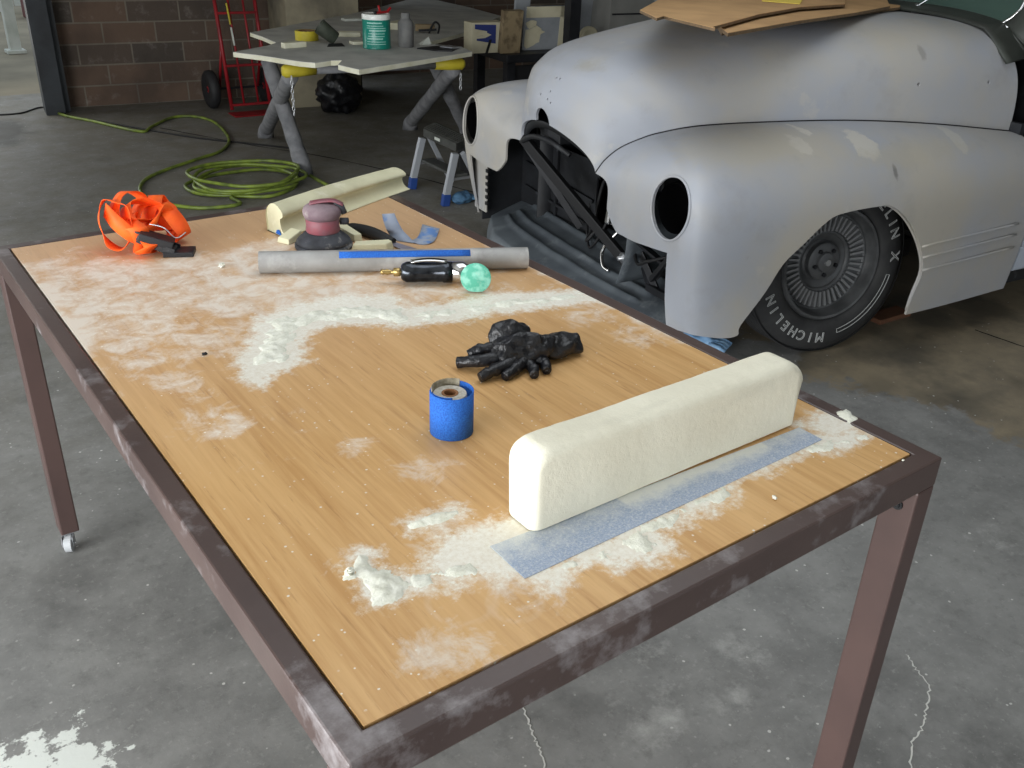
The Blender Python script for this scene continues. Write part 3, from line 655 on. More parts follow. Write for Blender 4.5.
# air grinder
M['clearchr'] = mat('smoky_polished_grip', (70, 74, 80), .18, .75, (30, 32, 36), 30)
M['brass'] = mat('brass', (176, 150, 96), .35, .8)
ga = Vector((.725, 1.160, TZ + .0232)); gb = Vector((.860, 1.078, TZ + .0232)); gd = (gb - ga).normalized(); GL = (gb - ga).length
gr = empty('angle_grinder', ga + Vector((-.018, -.026, -.0232 + .0022)), math.atan2(gd.y, gd.x), 'polished air grinder with brass fitting and round green disc lying before the tube', 'grinder')
RX = Matrix.Rotation(R(90), 3, 'Y'); gr.scale = (1.14, 1.14, 1.14); zc = .0228
MB().lathe([(0, 0), (.014, 0), (.018, .004), (.0215, .012), (.0215, .030), (.0205, .034), (.0205, .085), (.0222, .088), (.0222, .104), (0, .104)], 32, (0, 0, zc), RX).build('body', M['clearchr'], gr, smooth=True)
MB().lathe([(0, .103), (.0215, .103), (.0215, .128), (.018, .134), (.015, .150), (0, .152)], 32, (0, 0, zc), RX).build('collar', M['chrome'], gr, smooth=True)
MB().lathe([(0, -.042), (.005, -.042), (.006, -.036), (.0045, -.034), (.0065, -.028), (.0045, -.022), (.0045, -.016), (.009, -.015), (.009, -.004), (.007, .001), (0, .001)], 14, (0, 0, zc), RX).build('brass_fitting', M['brass'], gr, smooth=True)
mb = MB(); mb.grid(lambda s, t: Vector((.02 + .075 * s, -.008 + .016 * t, zc + .024 + .004 * math.sin(s * 3))), 10, 3); mb.build('lever', M['chrome'], gr, smooth=True, solid=.003)
hd = Vector((.157, 0, zc)); dn = Vector((-.10, -.97, .12)).normalized()
mb = MB().tube([hd + dn * -.020, hd + dn * -.016, hd + dn * .014, hd + dn * .031], [.010, .0145, .0145, .009], 20); mb.build('head', M['chrome'], gr, smooth=True)
mb = MB(); c0 = hd + dn * .036; mb.tube([c0, c0 + dn * .008, c0 + dn * .012, c0 + dn * .017, c0 + dn * .0185], [.012, .022, .030, .031, .029], 36)
for v in mb.v: v.z = max(v.z, .0015)
M['green'] = mat('mint_abrasive', (88, 176, 150), .85, 0, (140, 206, 186), 60, lo=.45, hi=.6, dust=.1, ds=40)
smooth_angle(mb.build('green_disc', M['green'], gr))
# blue sandpaper scrap, curled
sc = empty('sandpaper_scrap', at(412, 236), 0, 'curled grey blue sandpaper scrap lying alone near the far right corner', 'sandpaper')
Pm = [at(431, 229), at(425, 241), at(409, 243), at(404, 236), at(400, 226), at(399, 213)]
o0 = at(412, 236)
mb = MB()
ctr = [(Pm[0] - o0) + Vector((.0, 0, .007)), (Pm[1] - o0) + Vector((0, 0, .003)), (Pm[2] - o0) + Vector((0, 0, .001)), Vector((-.045, .0, .014)), Vector((-.056, .01, .040)), Vector((-.060, .02, .066))]
cc = crom(ctr, 6); vs = []
for i, p in enumerate(cc):
    wv = Vector((.55, .8, .0)) if i > 14 else Vector((.1, 1, .2)); wv = Vector((.35, -.93, .0)).normalized().lerp(Vector((.8, -.6, .1)).normalized(), min(1, max(0, (i - 10) / 6))); f = .030 - .014 * (i / len(cc))
    for s in (-1, 1): q_ = p + wv * f * s; q_.z = max(q_.z, .001); vs.append(q_)
mb.add(vs, [(2 * i, 2 * i + 1, 2 * i + 3, 2 * i + 2) for i in range(len(cc) - 1)])
M['gritback'] = mat('greyish_blue_sandpaper', (150, 160, 178), .8, 0, (96, 134, 190), 26, lo=.5, hi=.62)
mb.build('curled_sheet', M['gritback'], sc, smooth=True, solid=.0007)
# foam wedges around the sander and the black knife
def wedge(px, rz, pts, h0, h1, label, top=None):
    P = at(*px); mb = MB(); n = len(pts); vs = [(x, y, .0008) for x, y in pts] + [(x * .9, y * .9, h0 + (h1 - h0) * (.5 + .5 * x / max(abs(p[0]) for p in pts))) for x, y in pts]
    mb.add(vs, [tuple(range(n))[::-1], tuple(range(n, 2 * n))] + [(i, (i + 1) % n, n + (i + 1) % n, n + i) for i in range(n)])
    o = mb.build('foam_wedge', M['foamP'], bev=.002); o.location = P; o.rotation_euler.z = R(rz); return tag(o, label, 'foam wedge')
wedge((290, 241), 28, [(-.03, -.02), (.03, -.02), (.032, .018), (-.028, .02)], .014, .026, 'small cream foam wedge left of the sander, beside the moulding end')
wedge((349, 238), 100, [(-.045, -.012), (.04, -.018), (.045, .014), (-.04, .012)], .02, .03, 'cream foam wedge right against the right side of the sander')
wedge((373, 249), -32, [(-.055, -.016), (.04, -.022), (.055, .0), (.045, .018), (-.05, .018)], .016, .022, 'pale foam wedge lying in front of the black handled knife')
P0 = at(345, 229); P1 = at(379, 241); P2 = at(407, 248)
kf = empty('putty_knife', P1, math.atan2((P2 - P0).y, (P2 - P0).x), 'black handled knife tool with dull blade lying behind the tube', 'knife'); Lk = (P2 - P0).length / 2
mb = MB().tube(crom([(-Lk, 0, .012), (-Lk * .8, 0, .014), (-Lk * .3, .002, .016), (Lk * .2, 0, .014), (Lk * .45, 0, .009)], 5), [.006 + .010 * math.sin(min(1, i / 20 + .15) * 2.6) for i in range(21)], 14)
mb.build('handle', M['black'], kf, smooth=True)
mb = MB().add([(Lk * .35, -.010, .006), (Lk * .35, .010, .006), (Lk * 1.25, .020, .0015), (Lk * 1.25, -.020, .0015)], [(0, 1, 2, 3)]); mb.build('blade', mat('dull_lilac_steel', (150, 146, 160), .4, .4), kf, solid=.0015)
# crumbs of foam lying loose
rn = random.Random(4); cr0 = None
spots = [((222, 267), .010, 'foam crumb lying on the table right of the orange strap'), ((205, 355), .006, 'dark chip of debris in the dust left of the long drift'), ((774, 499), .005, 'foam crumb near the right end of the front rail'), ((349, 574), .008, 'foam crumb beside the dust heap near the front corner'), ((903, 461), .003, 'foam speck on the front right corner of the top')]
for (px, r, lab) in spots:
    mb = MB(); lump(mb, (0, 0, r * .45), (r, r * .7, r * .5), r * 900, .9, 260, 10, 14, .0004)
    dark = lab.startswith('dark'); o = mb.build('debris_chip' if dark else 'foam_crumb', M['blacksteel'] if dark else M['dust'], smooth=False); o.location = at(*px) + Vector((0, 0, .0005)); o.rotation_euler.z = rn.uniform(0, 3); tag(o, lab, 'debris' if dark else 'crumb')
# ------------------------------------------------------------------ the car (local x forward, y to its left, z up)
car = empty('vintage_car', CO, TH, 'old rounded car in grey primer with its grille and headlamps missing', 'car')
PRSTAIN = [(870, 146, .85, (.07, .2, .05), (192, 188, 178), .8), (824, 134, .8, (.04, .2, .02), (196, 192, 182), .8), (812, 148, .85, (.05, .2, .03), (188, 184, 174), .7), (960, 140, .85, (.04, .2, .05), (186, 184, 176), .7), (898, 172, .93, (.015, .3, .035), (74, 72, 70), .55), (512, 118, -.6, (.05, .3, .07), (110, 106, 104), .4), (596, 66, .1, (.10, .12, .03), (150, 146, 134), .5), (916, 52, .6, (.02, .3, .03), (120, 118, 112), .5), (984, 50, .6, (.02, .2, .015), (90, 90, 86), .55), (740, 150, .8, (.35, .25, .05), (172, 166, 152), .5), (900, 150, .8, (.45, .25, .05), (170, 164, 150), .5)]
def primer():
    t = NT('grey_primer'); v = t.obj()
    col = t.mix(t.step(t.noise(1.6, v, 5, .6), .4, .64), srgb(160, 163, 170), srgb(172, 167, 157))
    col = t.mix(t.step(t.noise(5, v, 7, .65), .55, .8, 0, .5), col, srgb(142, 141, 140))
    col = t.mix(t.step(t.noise(4.3, t.obj(loc=(3, 1, 7)), 6, .6), .66, .70, 0, .40), col, srgb(184, 180, 170))
    col = t.mix(t.step(t.noise(9, t.obj(loc=(7, 4, 1)), 4, .6), .70, .8, 0, .35), col, srgb(112, 110, 108))
    for (px, py, pv, rr, c_, am) in PRSTAIN:
        p = onv(px, py, pv); vm = t.n('ShaderNodeVectorMath', operation='SUBTRACT'); t.put(vm.inputs[0], v); vm.inputs[1].default_value = p
        vd = t.n('ShaderNodeVectorMath', operation='DIVIDE'); t.put(vd.inputs[0], vm.outputs[0]); vd.inputs[1].default_value = rr
        ln = t.n('ShaderNodeVectorMath', operation='LENGTH'); t.put(ln.inputs[0], vd.outputs[0])
        d_ = t.math('ADD', ln.outputs['Value'], t.math('MULTIPLY', t.math('SUBTRACT', t.noise(22, v, 6, .7), .5), 1.4))
        col = t.mix(t.step(d_, 1.0, .55 if am < .6 else .85, 0, am), col, srgb(*c_))
    t.bump(t.noise(140, v, 3), .05, .002)
    return t.out(col, t.step(t.noise(4, v, 4), .3, .7, .42, .58), 0, .35)
M['primer'] = primer()
SEAM = [(1.006, .30, .776), (.977, .32, .830), (.93, .35, .880), (.874, .40, .921), (.811, .44, .948), (.666, .50, .976), (.351, .55, .979), (-.03, .62, .972), (-.435, .69, .944), (-.91, .745, .889)]
TOP = [(1.085, 0, .925), (1.09, 0, .98), (1.075, 0, 1.04), (1.038, 0, 1.10), (.977, 0, 1.15), (.82, 0, 1.21), (.45, 0, 1.272), (.0, 0, 1.318), (-.45, 0, 1.34), (-.80, 0, 1.33)]
OUT = [(1.02, .42, .70), (1.025, .54, .70), (1.022, .68, .71), (1.018, .80, .73), (1.004, .893, .72), (.915, .956, .70), (.55, .966, .68), (.05, .966, .66), (-.45, .962, .66), (-.93, .95, .66)]
BOT = [(1.01, .46, .30), (1.01, .56, .30), (1.0, .68, .30), (.975, .78, .30), (.93, .85, .29), (.84, .90, .25), (.55, .935, .2), (.05, .94, .19), (-.45, .935, .19), (-.915, .925, .20)]
def key(L): return [(i / (len(L) - 1),) + tuple(p) for i, p in enumerate(L)]
kS, kT, kO, kB = key(SEAM), key(TOP), key(OUT), key(BOT)
# the seam parameter of the fender follows its own keys
def hood_pt(s, wv):
    A = lerpk(kT, s); B = lerpk(kS, s); sg = 1 if wv >= 0 else -1; th = abs(wv) * math.pi / 2
    c = max(0, math.cos(th)); d = math.sin(th)
    return Vector((B[0] + (A[0] - B[0]) * c ** (1.5 - .45 * min(1, s * 2.5)), sg * B[1] * d ** (1.2 - .78 * min(1, s * 1.1)), B[2] + (A[2] - B[2]) * c ** (1.0 - .52 * min(1, s * 1.1))))
mb = MB(); mb.grid(lambda s, t: hood_pt(s ** 1.15, 2 * t - 1), 90, 121)
hood = mb.build('hood', M['primer'], car, smooth=True, solid=.012, offset=-1 if True else 1)
def solid_dir(o, ref):
    """make sure the normals face away from a reference point inside the panel"""
    me = o.data; s = 0
    for p in me.polygons: s += (p.center - Vector(ref)).dot(p.normal) * p.area
    if s < 0: me.flip_normals()
solid_dir(hood, (.2, 0, .6))
mb = MB(); mb.cyl((.9, 0, .925), (1.3, 0, .925), .055, 32, ); c1 = mb.build('cutter', None)
cut = [c1]
for (y, z) in ((.03, 1.02), (.055, 1.01), (-.03, 1.03), (.02, 1.10), (.045, 1.10), (.03, 1.05)):
    cut.append(MB().cyl((1.0, y, z), (1.3, y, z), .0045, 8).build('cutter', None))
for (x, y, z) in ((-.02, 1, 1.205), (-.56, 1, 1.185)):
    pass
for px in ((917, 84), (977, 80)):
    p = onv(px[0], px[1], .66); cut.append(MB().cyl((p.x, .4, p.z), (p.x, 1, p.z), .008, 10).build('cutter', None))
for c in cut: c.parent = car
boolean(hood, cut)
hood.data.materials.clear(); hood.data.materials.append(M['primer']); smooth_angle(hood, 40)
def fender_pt(s, t, sg):
    S = Vector(lerpk(kS, s)); O = Vector(lerpk(kO, s)); B = Vector(lerpk(kB, s))
    if t < .55:
        a = t / .55 * math.pi / 2
        e = .52 + .40 * min(1, max(0, (s - .34) * 2.2)); h = math.sin(a) ** e; c = math.cos(a) ** e
        z = O.z + (S.z - O.z) * c
        p = Vector((S.x + (O.x - S.x) * h, S.y + (O.y - S.y) * h, z))
        # lift of the crown so that the panel first runs nearly level away from the seam
    else:
        k = (t - .55) / .45; p = Vector((O.x + (B.x - O.x) * k ** 1.6, O.y + (B.y - O.y) * k ** 1.6, O.z + (B.z - O.z) * k))
    p.y *= sg; return p
def arch_pts():
    raw = [(744, 325), (763, 291), (779, 263), (798, 243), (823, 219), (841, 211), (874, 205), (888, 205), (904, 219), (916, 243), (920, 269), (913, 291), (909, 304)]
    P = [onv(x, y, .94) for x, y in raw]
    P = [(p.x, p.z) for p in P]; P[0] = (P[0][0] + .012, P[0][1]); P.insert(0, (.715, .268)); P.insert(0, (.78, .262)); P.insert(0, (.90, .285)); P.insert(0, (1.15, .32)); P.insert(0, (1.2, .1)); P.insert(0, (1.1, 0)); P.append((P[-1][0], .1)); P.append((P[-1][0], 0)); return P
AP = [tuple(p)[:2] for p in crom([(a, b, 0) for a, b in arch_pts()], 4)]
def fender(sg):
    mb = MB(); mb.grid(lambda s, t: fender_pt(s, t, sg), 130, 64)
    f = mb.build('fender', M['primer'], car, smooth=True, solid=.010, offset=-1); solid_dir(f, (0, .5 * sg, .5))
    cut = []
    n = len(AP); vs = [(a, .55 * sg, b) for a, b in AP] + [(a, 1.2 * sg, b) for a, b in AP]
    cut.append(MB().add(vs, [tuple(range(n)), tuple(range(n, 2 * n))[::-1]] + [(i, n + i, n + (i + 1) % n, (i + 1) % n) for i in range(n)]).build('cutter', None))
    hc = MB(); hy, hz = .800 * sg, .768; k = 36
    ring = [(hy + .094 * math.cos(2 * math.pi * i / k), hz + .113 * math.sin(2 * math.pi * i / k)) for i in range(k)]
    hc.add([(.80, a, b) for a, b in ring] + [(1.3, a, b) for a, b in ring], [tuple(range(k)), tuple(range(k, 2 * k))] + [(i, (i + 1) % k, k + (i + 1) % k, k + i) for i in range(k)])
    cut.append(hc.build('cutter', None))
    # the notch for the grille: below the face, inboard of the side apron
    np = [(.2, 0), (.80, 0), (.80, .33), (.80, .42), (.81, .605), (.62, .590), (.50, .592), (.465, .615), (.43, .65), (.39, .71), (.34, .76), (.29, .77), (.2, .77)]
    k = len(np); cut.append(MB().add([(.7, a * sg, b) for a, b in np] + [(1.4, a * sg, b) for a, b in np], [tuple(range(k)), tuple(range(k, 2 * k))] + [(i, (i + 1) % k, k + (i + 1) % k, k + i) for i in range(k)]).build('cutter', None))
    for c in cut: c.parent = car
    boolean(f, cut); f.data.materials.clear(); f.data.materials.append(M['primer'])
    bm = bmesh.new(); bm.from_mesh(f.data)     # drop offcuts
    seen = set(); groups = []
    for v in bm.verts:
        if v in seen: continue
        st_ = [v]; seen.add(v); g_ = []
        while st_:
            q_ = st_.pop(); g_.append(q_)
            for e in q_.link_edges:
                o_ = e.other_vert(q_)
                if o_ not in seen: seen.add(o_); st_.append(o_)
        groups.append(g_)
    groups.sort(key=len)
    for g_ in groups[:-1]: bmesh.ops.delete(bm, geom=g_, context='VERTS')
    bm.to_mesh(f.data); bm.free()
    smooth_angle(f, 40); return f
fl = fender(1); fr = fender(-1)
# raised flange round the lamp openings and rolled lip round the arch
for sg in (1, -1):
    pts = []
    for i in range(48):
        a = 2 * math.pi * i / 48; y, z = .800 + .098 * math.cos(a), .768 + .117 * math.sin(a)
        best = None
        for s in [k / 200 for k in range(10, 130)]:
            for t in (0,):
                pass
        pts.append((y, z))
    # find the panel point for each (y,z) by marching along the front of the panel
    P = []
    tab = [(s / 160, t / 90) for s in range(10, 110) for t in range(0, 90)]
    cache = [fender_pt(s, t, 1) for s, t in tab]
    for (y, z) in pts:
        p = min(cache, key=lambda q_: (q_.y - y) ** 2 + (q_.z - z) ** 2 + (0 if q_.x > .85 else 1)); P.append(Vector((p.x + .002, y * sg, z)))
    P = [sum((P[(i + k) % 48] for k in (-2, -1, 0, 1, 2)), Vector()) / 5 for i in range(48)]
    MB().tube(P, .005, 8, closed=True).build('headlamp_rim', M['primer'], car, smooth=True)
lip = [Vector((a, .945 - .05 * max(0, (.45 - b)) , b)) for a, b in AP if b > .2 and a < .665]
MB().tube(lip, .006, 8).build('arch_lip', M['primer'], car, smooth=True)
for sg in (1, -1):
    P = [Vector(lerpk(kS, i / 90)) for i in range(91)]
    MB().tube([Vector((p.x, (p.y + .002) * sg, p.z + .0015)) for p in P], .0032, 6).build('seam_gap_tube', M['black'], car, smooth=True)  # black tube drawn along the hood seam in place of its dark gap
# three moulded speed lines
for (x0, y0, x1, y1) in ((920, 246, 1016, 223), (921, 257, 1014, 234), (921, 270, 1012, 247)):
    a = onv(x0, y0, .95); b = onv(x1, y1, .95)
    mb = MB()
    k = 14
    P = []
    for i in range(k):
        u = a.x + (b.x - a.x) * i / (k - 1); z = a.z + (b.z - a.z) * i / (k - 1)
        O = Vector(lerpk(kO, .875)); s = min(1, max(0, (z - .2) / .46)); kk = 1 - s; y = .958 - .018 * kk ** 1.6
        P.append(Vector((u, y + .001, z)))
    mb.tube([p + Vector((0, .004, 0)) for p in P], .0055, 8); mb.build('speed_line', M['primer'], car, smooth=True)
# dark liners and engine bay
BK = mat('engine_bay_black', (20, 21, 24), .6, 0, (32, 34, 38), 8, dust=.1, ds=10, dustc=(84, 88, 92)); M['bay'] = BK; M['void'] = mat('lamp_cavity_black', (8, 8, 9), .95, spec=.05)
M['pan'] = mat('dusty_dark_pan', (74, 80, 86), .6, 0, (92, 99, 104), 6, dust=.25, ds=7, dustc=(138, 144, 146))
for sg in (1, -1):
    mb = MB()
    mb.grid(lambda s, t: Vector((-.42 + 1.22 * s, sg * (.48 + .16 * 0 + .42 * max(0, t - .5) * 2), .22 + .60 * min(1, t * 2) + .04 * math.sin(s * 3.1))), 16, 12)
    mb.build('inner_fender', BK, car, smooth=True, solid=.006)
mb = MB(); mb.box((-.92, 0, .62), (.03, 1.6, .62)); mb.build('firewall', BK, car)
mb = MB(); mb.box((-.1, 0, .10 + .02), (1.4, .10, .04))
for sg in (1, -1): mb.bar((-.9, .36 * sg, .24), (.80, .36 * sg, .27), .07, .10); mb.bar((.86, .36 * sg, .26), (.90, .35 * sg, .26), .05, .05)
mb.bar((.55, -.5, .24), (.55, .5, .24), .12, .08); mb.bar((.86, -.36, .27), (.86, .36, .27), .08, .07)
mb.build('chassis', BK, car, bev=.006)
# radiator with its frame
rd = MB(); rd.box((.52, 0, .60), (.06, .74, .54)); rdo = rd.build('radiator', BK, car, bev=.005)
mb = MB()
for k in range(30): mb.box((.553, -.34 + .68 * k / 29, .60), (.004, .004, .48))
mb.build('radiator_fins', M['blacksteel'], rdo)
mb = MB()
for z in (.34, .60, .86): mb.box((.565, 0, z), (.02, 1.30, .03))
for y in (-.44, .44, -.2): mb.box((.565, y, .6), (.02, .03, .56))
mb.build('core_support', M['blacksteel'], car)
# baffle with riveted cross rails, its dark sheets added to darken the fender inside
mb = MB(); mb.box((.72, -.45, .50), (.008, .72, .40)); mb.box((.80, -.78, .52), (.3, .01, .5)); mb.bar((.735, -.72, .56), (.735, -.1, .52), .01, .016); mb.bar((.735, -.72, .44), (.735, -.1, .40), .01, .014); mb.box((.735, -.42, .52), (.01, .016, .36))
mb.build('dark_baffle', BK, car)
# crossing braces, latch bar, hoses
mb = MB(); mb.bar((1.0, -.30, .79), (.80, .30, .36), .03, .045); mb.build('diagonal_brace', M['black'], car, bev=.004)
mb = MB(); mb.bar((1.0, -.30, .78), (.78, -.12, .40), .012, .03); mb.build('thin_brace', M['blacksteel'], car)
mb = MB(); n_ = 40
mb.grid(lambda s, t: (lambda h_: Vector((h_.x - .012 - .02 * t, h_.y * .97, h_.z - .004 - .03 * t)))(hood_pt(0, 2 * s - 1)), n_, 3)
mb.build('hood_lip', BK, car, smooth=True, solid=.006)
mb = MB(); mb.tube(crom([(1.00, -.31, .77), (1.04, -.15, .83), (1.04, .0, .84), (1.0, .1, .80)], 6), .012, 10); mb.box((1.0, 0, .88), (.05, .10, .09)); mb.box((.97, -.1, .84), (.05, .06, .07)); mb.build('hood_latch', BK, car, smooth=False, bev=.004)
for P_, r_ in (([(.62, -.06, .80), (.74, -.02, .62), (.80, .02, .46), (.86, .06, .40), (.84, .1, .46)], .008), ([(.62, .14, .78), (.76, .13, .60), (.80, .10, .42), (.72, .04, .36)], .009), ([(.60, -.2, .8), (.72, -.14, .5), (.80, -.02, .37), (.86, .12, .40), (.8, .2, .6), (.62, .22, .72)], .006)):
    MB().tube(crom(P_, 8), r_, 8).build('hose', M['black'], car, smooth=True)
mb = MB().tube(crom([(.80, .20, .66), (.84, .205, .60), (.85, .20, .52)], 6), .018, 14); mb.build('silver_fitting', M['chrome'], car, smooth=True)
mb = MB().tube(crom([(.80, .21, .48), (.85, .18, .40), (.89, .24, .35), (.90, .30, .345)], 6), .008, 10); mb.build('bent_pipe', M['chrome'], car, smooth=True)
mb = MB().lathe([(0, 0), (.022, 0), (.022, .01), (.01, .014), (.01, .03), (0, .03)], 16, (.87, .36, .42), Matrix.Rotation(R(90), 3, 'Y')); mb.build('horn_button', M['zinc'], car, smooth=True)
mb = MB(); mb.grid(lambda s, t: Vector((.70 + .28 * s, .47 + .05 * math.sin(t * 3), .36 + .36 * t)), 8, 12); mb.build('side_baffle', M['pan'], car, smooth=True, solid=.004)
mb = MB()
mb.bar((.86, .42, .52), (.88, .56, .36), .012, .03); mb.bar((.90, .50, .50), (.86, .60, .34), .012, .03); mb.bar((.92, .48, .55), (.92, .74, .50), .03, .012); mb.bar((.92, .62, .42), (.94, .78, .60), .02, .02); mb.bar((.88, .55, .36), (.88, .80, .36), .02, .03)
mb.build('bumper_bracket', M['blacksteel'], car, bev=.002)
mb = MB().tube(crom([(.90, .45, .56), (.94, .54, .47), (.95, .62, .50), (.92, .70, .54)], 6), .007, 8); mb.build('cable', M['black'], car, smooth=True)
# cable inside the near lamp opening
mb = MB().tube(crom([(.86, .74, .86), (.90, .80, .82), (.91, .82, .77), (.87, .85, .72)], 6), .007, 8); mb.build('lamp_cable', M['blacksteel'], car, smooth=True)
for sg in (1, -1):
    mb = MB().lathe([(.091, .092), (.100, .04), (.105, 0), (.105, -.06), (.09, -.12), (0, -.14)], 30, (.90, .795 * sg, .765), Matrix.Rotation(R(90), 3, 'Y'), cap=False); mb.build('lamp_bucket', M['void'], car, smooth=True)  # near-black lining put in so the lamp holes read as unlit
# gravel pan: broad ribbed dark sheet reaching forward of the grille opening
def pan_pt(s, t):
    y = -.93 + 1.74 * s; fr = 1.10 - .16 * (2 * abs(s - .5)) ** 2.2; fr -= .12 * max(0, .25 - s) * 4; re = .62
    x = re + (fr - re) * t; z = .375 - .085 * t ** 1.3 - .02 * (2 * abs(s - .5)) ** 2
    for k, a in ((.30, 1), (.55, 1), (.72, .6)): z += .014 * math.exp(-((t - k - .12 * (s - .5)) / .035) ** 2) * (1 if .16 < s < .86 else 0)
    if t > .93: z -= (t - .93) / .07 * .055
    return Vector((x, y, z + .004 * noise.noise(Vector((x * 6, y * 6, 0)))))
mb = MB(); mb.grid(pan_pt, 80, 60); mb.build('gravel_pan', M['pan'], car, smooth=True, solid=.006)
mb = MB(); mb.bar((.95, .44, .17), (.95, .44, .26), .03, .03); mb.bar((1.0, .15, .19), (1.0, .15, .25), .02, .02); mb.bar((.90, -.5, .20), (1.02, .5, .22), .05, .03); mb.bar((.90, .5, .2), (.86, .8, .2), .04, .03); mb.build('lower_crossbar', BK, car)
# right fender's narrow inner apron with toothed edge
mb = MB(); mb.box((.955, -.785, .47), (.010, .125, .30)); mb.build('apron', M['primer'], car, bev=.003)
mb = MB()
for k in range(8): mb.box((.957, -.717, .37 + .033 * k), (.012, .022, .016))
mb.build('toothed_edge', M['black'], car)
# cowl, windscreen, door
M['glass'] = NT('green_tinted_glass'); gm = M['glass']; gm.b.inputs['Transmission Weight'].default_value = .35; M['glass'] = gm.out(srgb(70, 92, 84), .08)
M['cowl'] = mat('dark_olive_cowl', (44, 46, 42), .55, 0, (62, 66, 60), 5)
M['doorb'] = mat('dark_slate_paint', (46, 52, 66), .45, 0, (36, 40, 52), 4)
def cowl_pt(s, t):
    y = -.74 + 1.48 * s; q_ = abs(2 * s - 1)
    edge = hood_pt(1.0, 2 * s - 1) if False else None
    z0 = 1.352 - .07 * q_ ** 3 - .10 * max(0, q_ - .8) * 5 * .9; x0 = -.78
    return Vector((x0 - .24 * t, y * (1 - .04 * t), z0 - .004 + (.02 * t)))
mb = MB(); mb.grid(cowl_pt, 40, 6); mb.build('cowl', M['cowl'], car, smooth=True, solid=.012)
gpoly = [(-.62, 0), (.50, 0), (.56, .02), (.60, .07), (.61, .14), (.57, .42), (-.57, .42), (-.60, .1)]
def wsp(y, k, off=0): return Vector((-.93 - k * .42 + off, y, 1.345 + k * .9 - .045 * (y / .6) ** 2 * (1 - k)))
mb = MB(); n_ = len(gpoly); mb.add([wsp(a, b) for a, b in gpoly], [tuple(range(n_))]); ws = mb.build('windscreen', M['glass'], car, solid=.005)
mb = MB(); mb.tube([wsp(a, b, .006) for a, b in crom([(a, b, 0) for a, b in gpoly], 4, True) for a, b in [(a, b)]] if False else [wsp(p.x, p.y, .006) for p in crom([(a, b, 0) for a, b in gpoly], 4, True)], .007, 8, closed=True); mb.build('windscreen_trim', M['chrome'], car, smooth=True)
mb = MB(); outer = [(-.70, -.05), (.66, -.05), (.74, .0), (.75, .1), (.68, .45), (-.68, .45), (-.74, .1)]
oo = crom([(a, b, 0) for a, b in gpoly], 4, True); no = len(oo)
cen = Vector((0, .2, 0)); ring2 = [Vector((cen.x + (p.x) * 1.24, p.y - .07 * (1 if p.y < .1 else -.5) * (1 if p.y < .1 else 1), 0)) for p in oo]
vs = [wsp(p.x, p.y, .004) for p in oo] + [wsp(p.x, p.y, -.03) for p in ring2]
mb.add(vs, [(i, (i + 1) % no, no + (i + 1) % no, no + i) for i in range(no)]); mb.build('windscreen_surround', M['cowl'], car, smooth=True, solid=.01)
mb = MB(); a = wsp(.12, -.04, .03); mb.bar(a, a + Vector((-.015, .01, .05)), .035, .03); mb.bar(a + Vector((0, 0, .04)), a + Vector((-.06, .10, .13)), .008, .006); mb.cyl(a, a + Vector((0, 0, -.03)), .014, 14); mb.build('wiper', M['zinc'], car, bev=.002)
mb = MB(); mb.tube(crom([(-1.1, .58, 1.44), (-1.04, .50, 1.47), (-1.06, .42, 1.45), (-1.12, .46, 1.42)], 6), .006, 8); mb.build('mirror_edge', M['zinc'], car, smooth=True)
mb = MB(); mb.grid(lambda s, t: Vector((-.985 - 1.1 * s, .80 + .06 * t if t < .5 else .83 - .06 * (t - .5), 1.30 - .42 * t)), 6, 10); mb.build('door', M['doorb'], car, smooth=True, solid=.02)
M['lightpanel'] = mat('pale_blue_white_panel', (188, 196, 208), .5, 0, (172, 180, 194), 6)
mb = MB(); mb.grid(lambda s, t: Vector((-.945 - 1.1 * s, .945 - .03 * abs(t - .4) - .006 * (abs((t * 5) % 1 - .5) > .46), .86 - .58 * t)), 6, 60); mb.build('door_lower_panel', M['lightpanel'], car, solid=.01)
mb = MB(); mb.box((-1.5, .80, .25), (1.1, .2, .08)); mb.build('sill', BK, car)
mb = MB(); mb.box((-1.9, 0, .75), (1.6, 1.5, .9)); mb.build('cabin_floor', BK, car)
# front wheel: steered and leaning in at the top
WR = .395; wc = Vector((.075, .760, WR + .012))
RM = Matrix.Rotation(R(-8), 3, 'Z') @ Matrix.Rotation(R(5), 3, 'X')   # axle along local y (outward)
AX = RM @ Matrix.Rotation(R(-90), 3, 'X')
M['wheellight'] = mat('pale_alloy_fins', (128, 129, 130), .45, .3)  # fins paler than the rim base behind them, for contrast
M['tyre'] = mat('tyre_rubber', (38, 38, 39), .75, 0, (52, 52, 52), 9, bump=.1, bs=60)
M['wheelgrey'] = mat('dull_grey_alloy', (92, 93, 94), .5, .3, (70, 71, 72), 10)
wh = MB().lathe([(.225, -.22), (.28, -.225), (.34, -.22), (.380, -.205), (.393, -.18), (.395, -.11), (.393, -.04), (.383, -.016), (.352, .0), (.32, .010), (.285, .012), (.262, .006), (.250, -.006), (.246, -.02)], 72, wc, AX, cap=False)
tyre = wh.build('tyre', M['tyre'], car, smooth=True)
mb = MB()
for k in range(6): mb.lathe([(.3945, -.17 + k * .026), (.3975, -.168 + k * .026), (.3975, -.152 + k * .026), (.3945, -.150 + k * .026)], 72, wc, AX, cap=False)
mb.build('tread', M['tyre'], tyre)
rim = MB().lathe([(.249, -.012), (.240, .004), (.230, .002), (.224, -.020), (.218, -.045), (.210, -.055), (.13, -.064), (.090, -.085), (.080, -.075), (.0, -.075)], 72, wc, AX, cap=False).build('wheel_rim', M['wheelgrey'], car); smooth_angle(rim, 35)
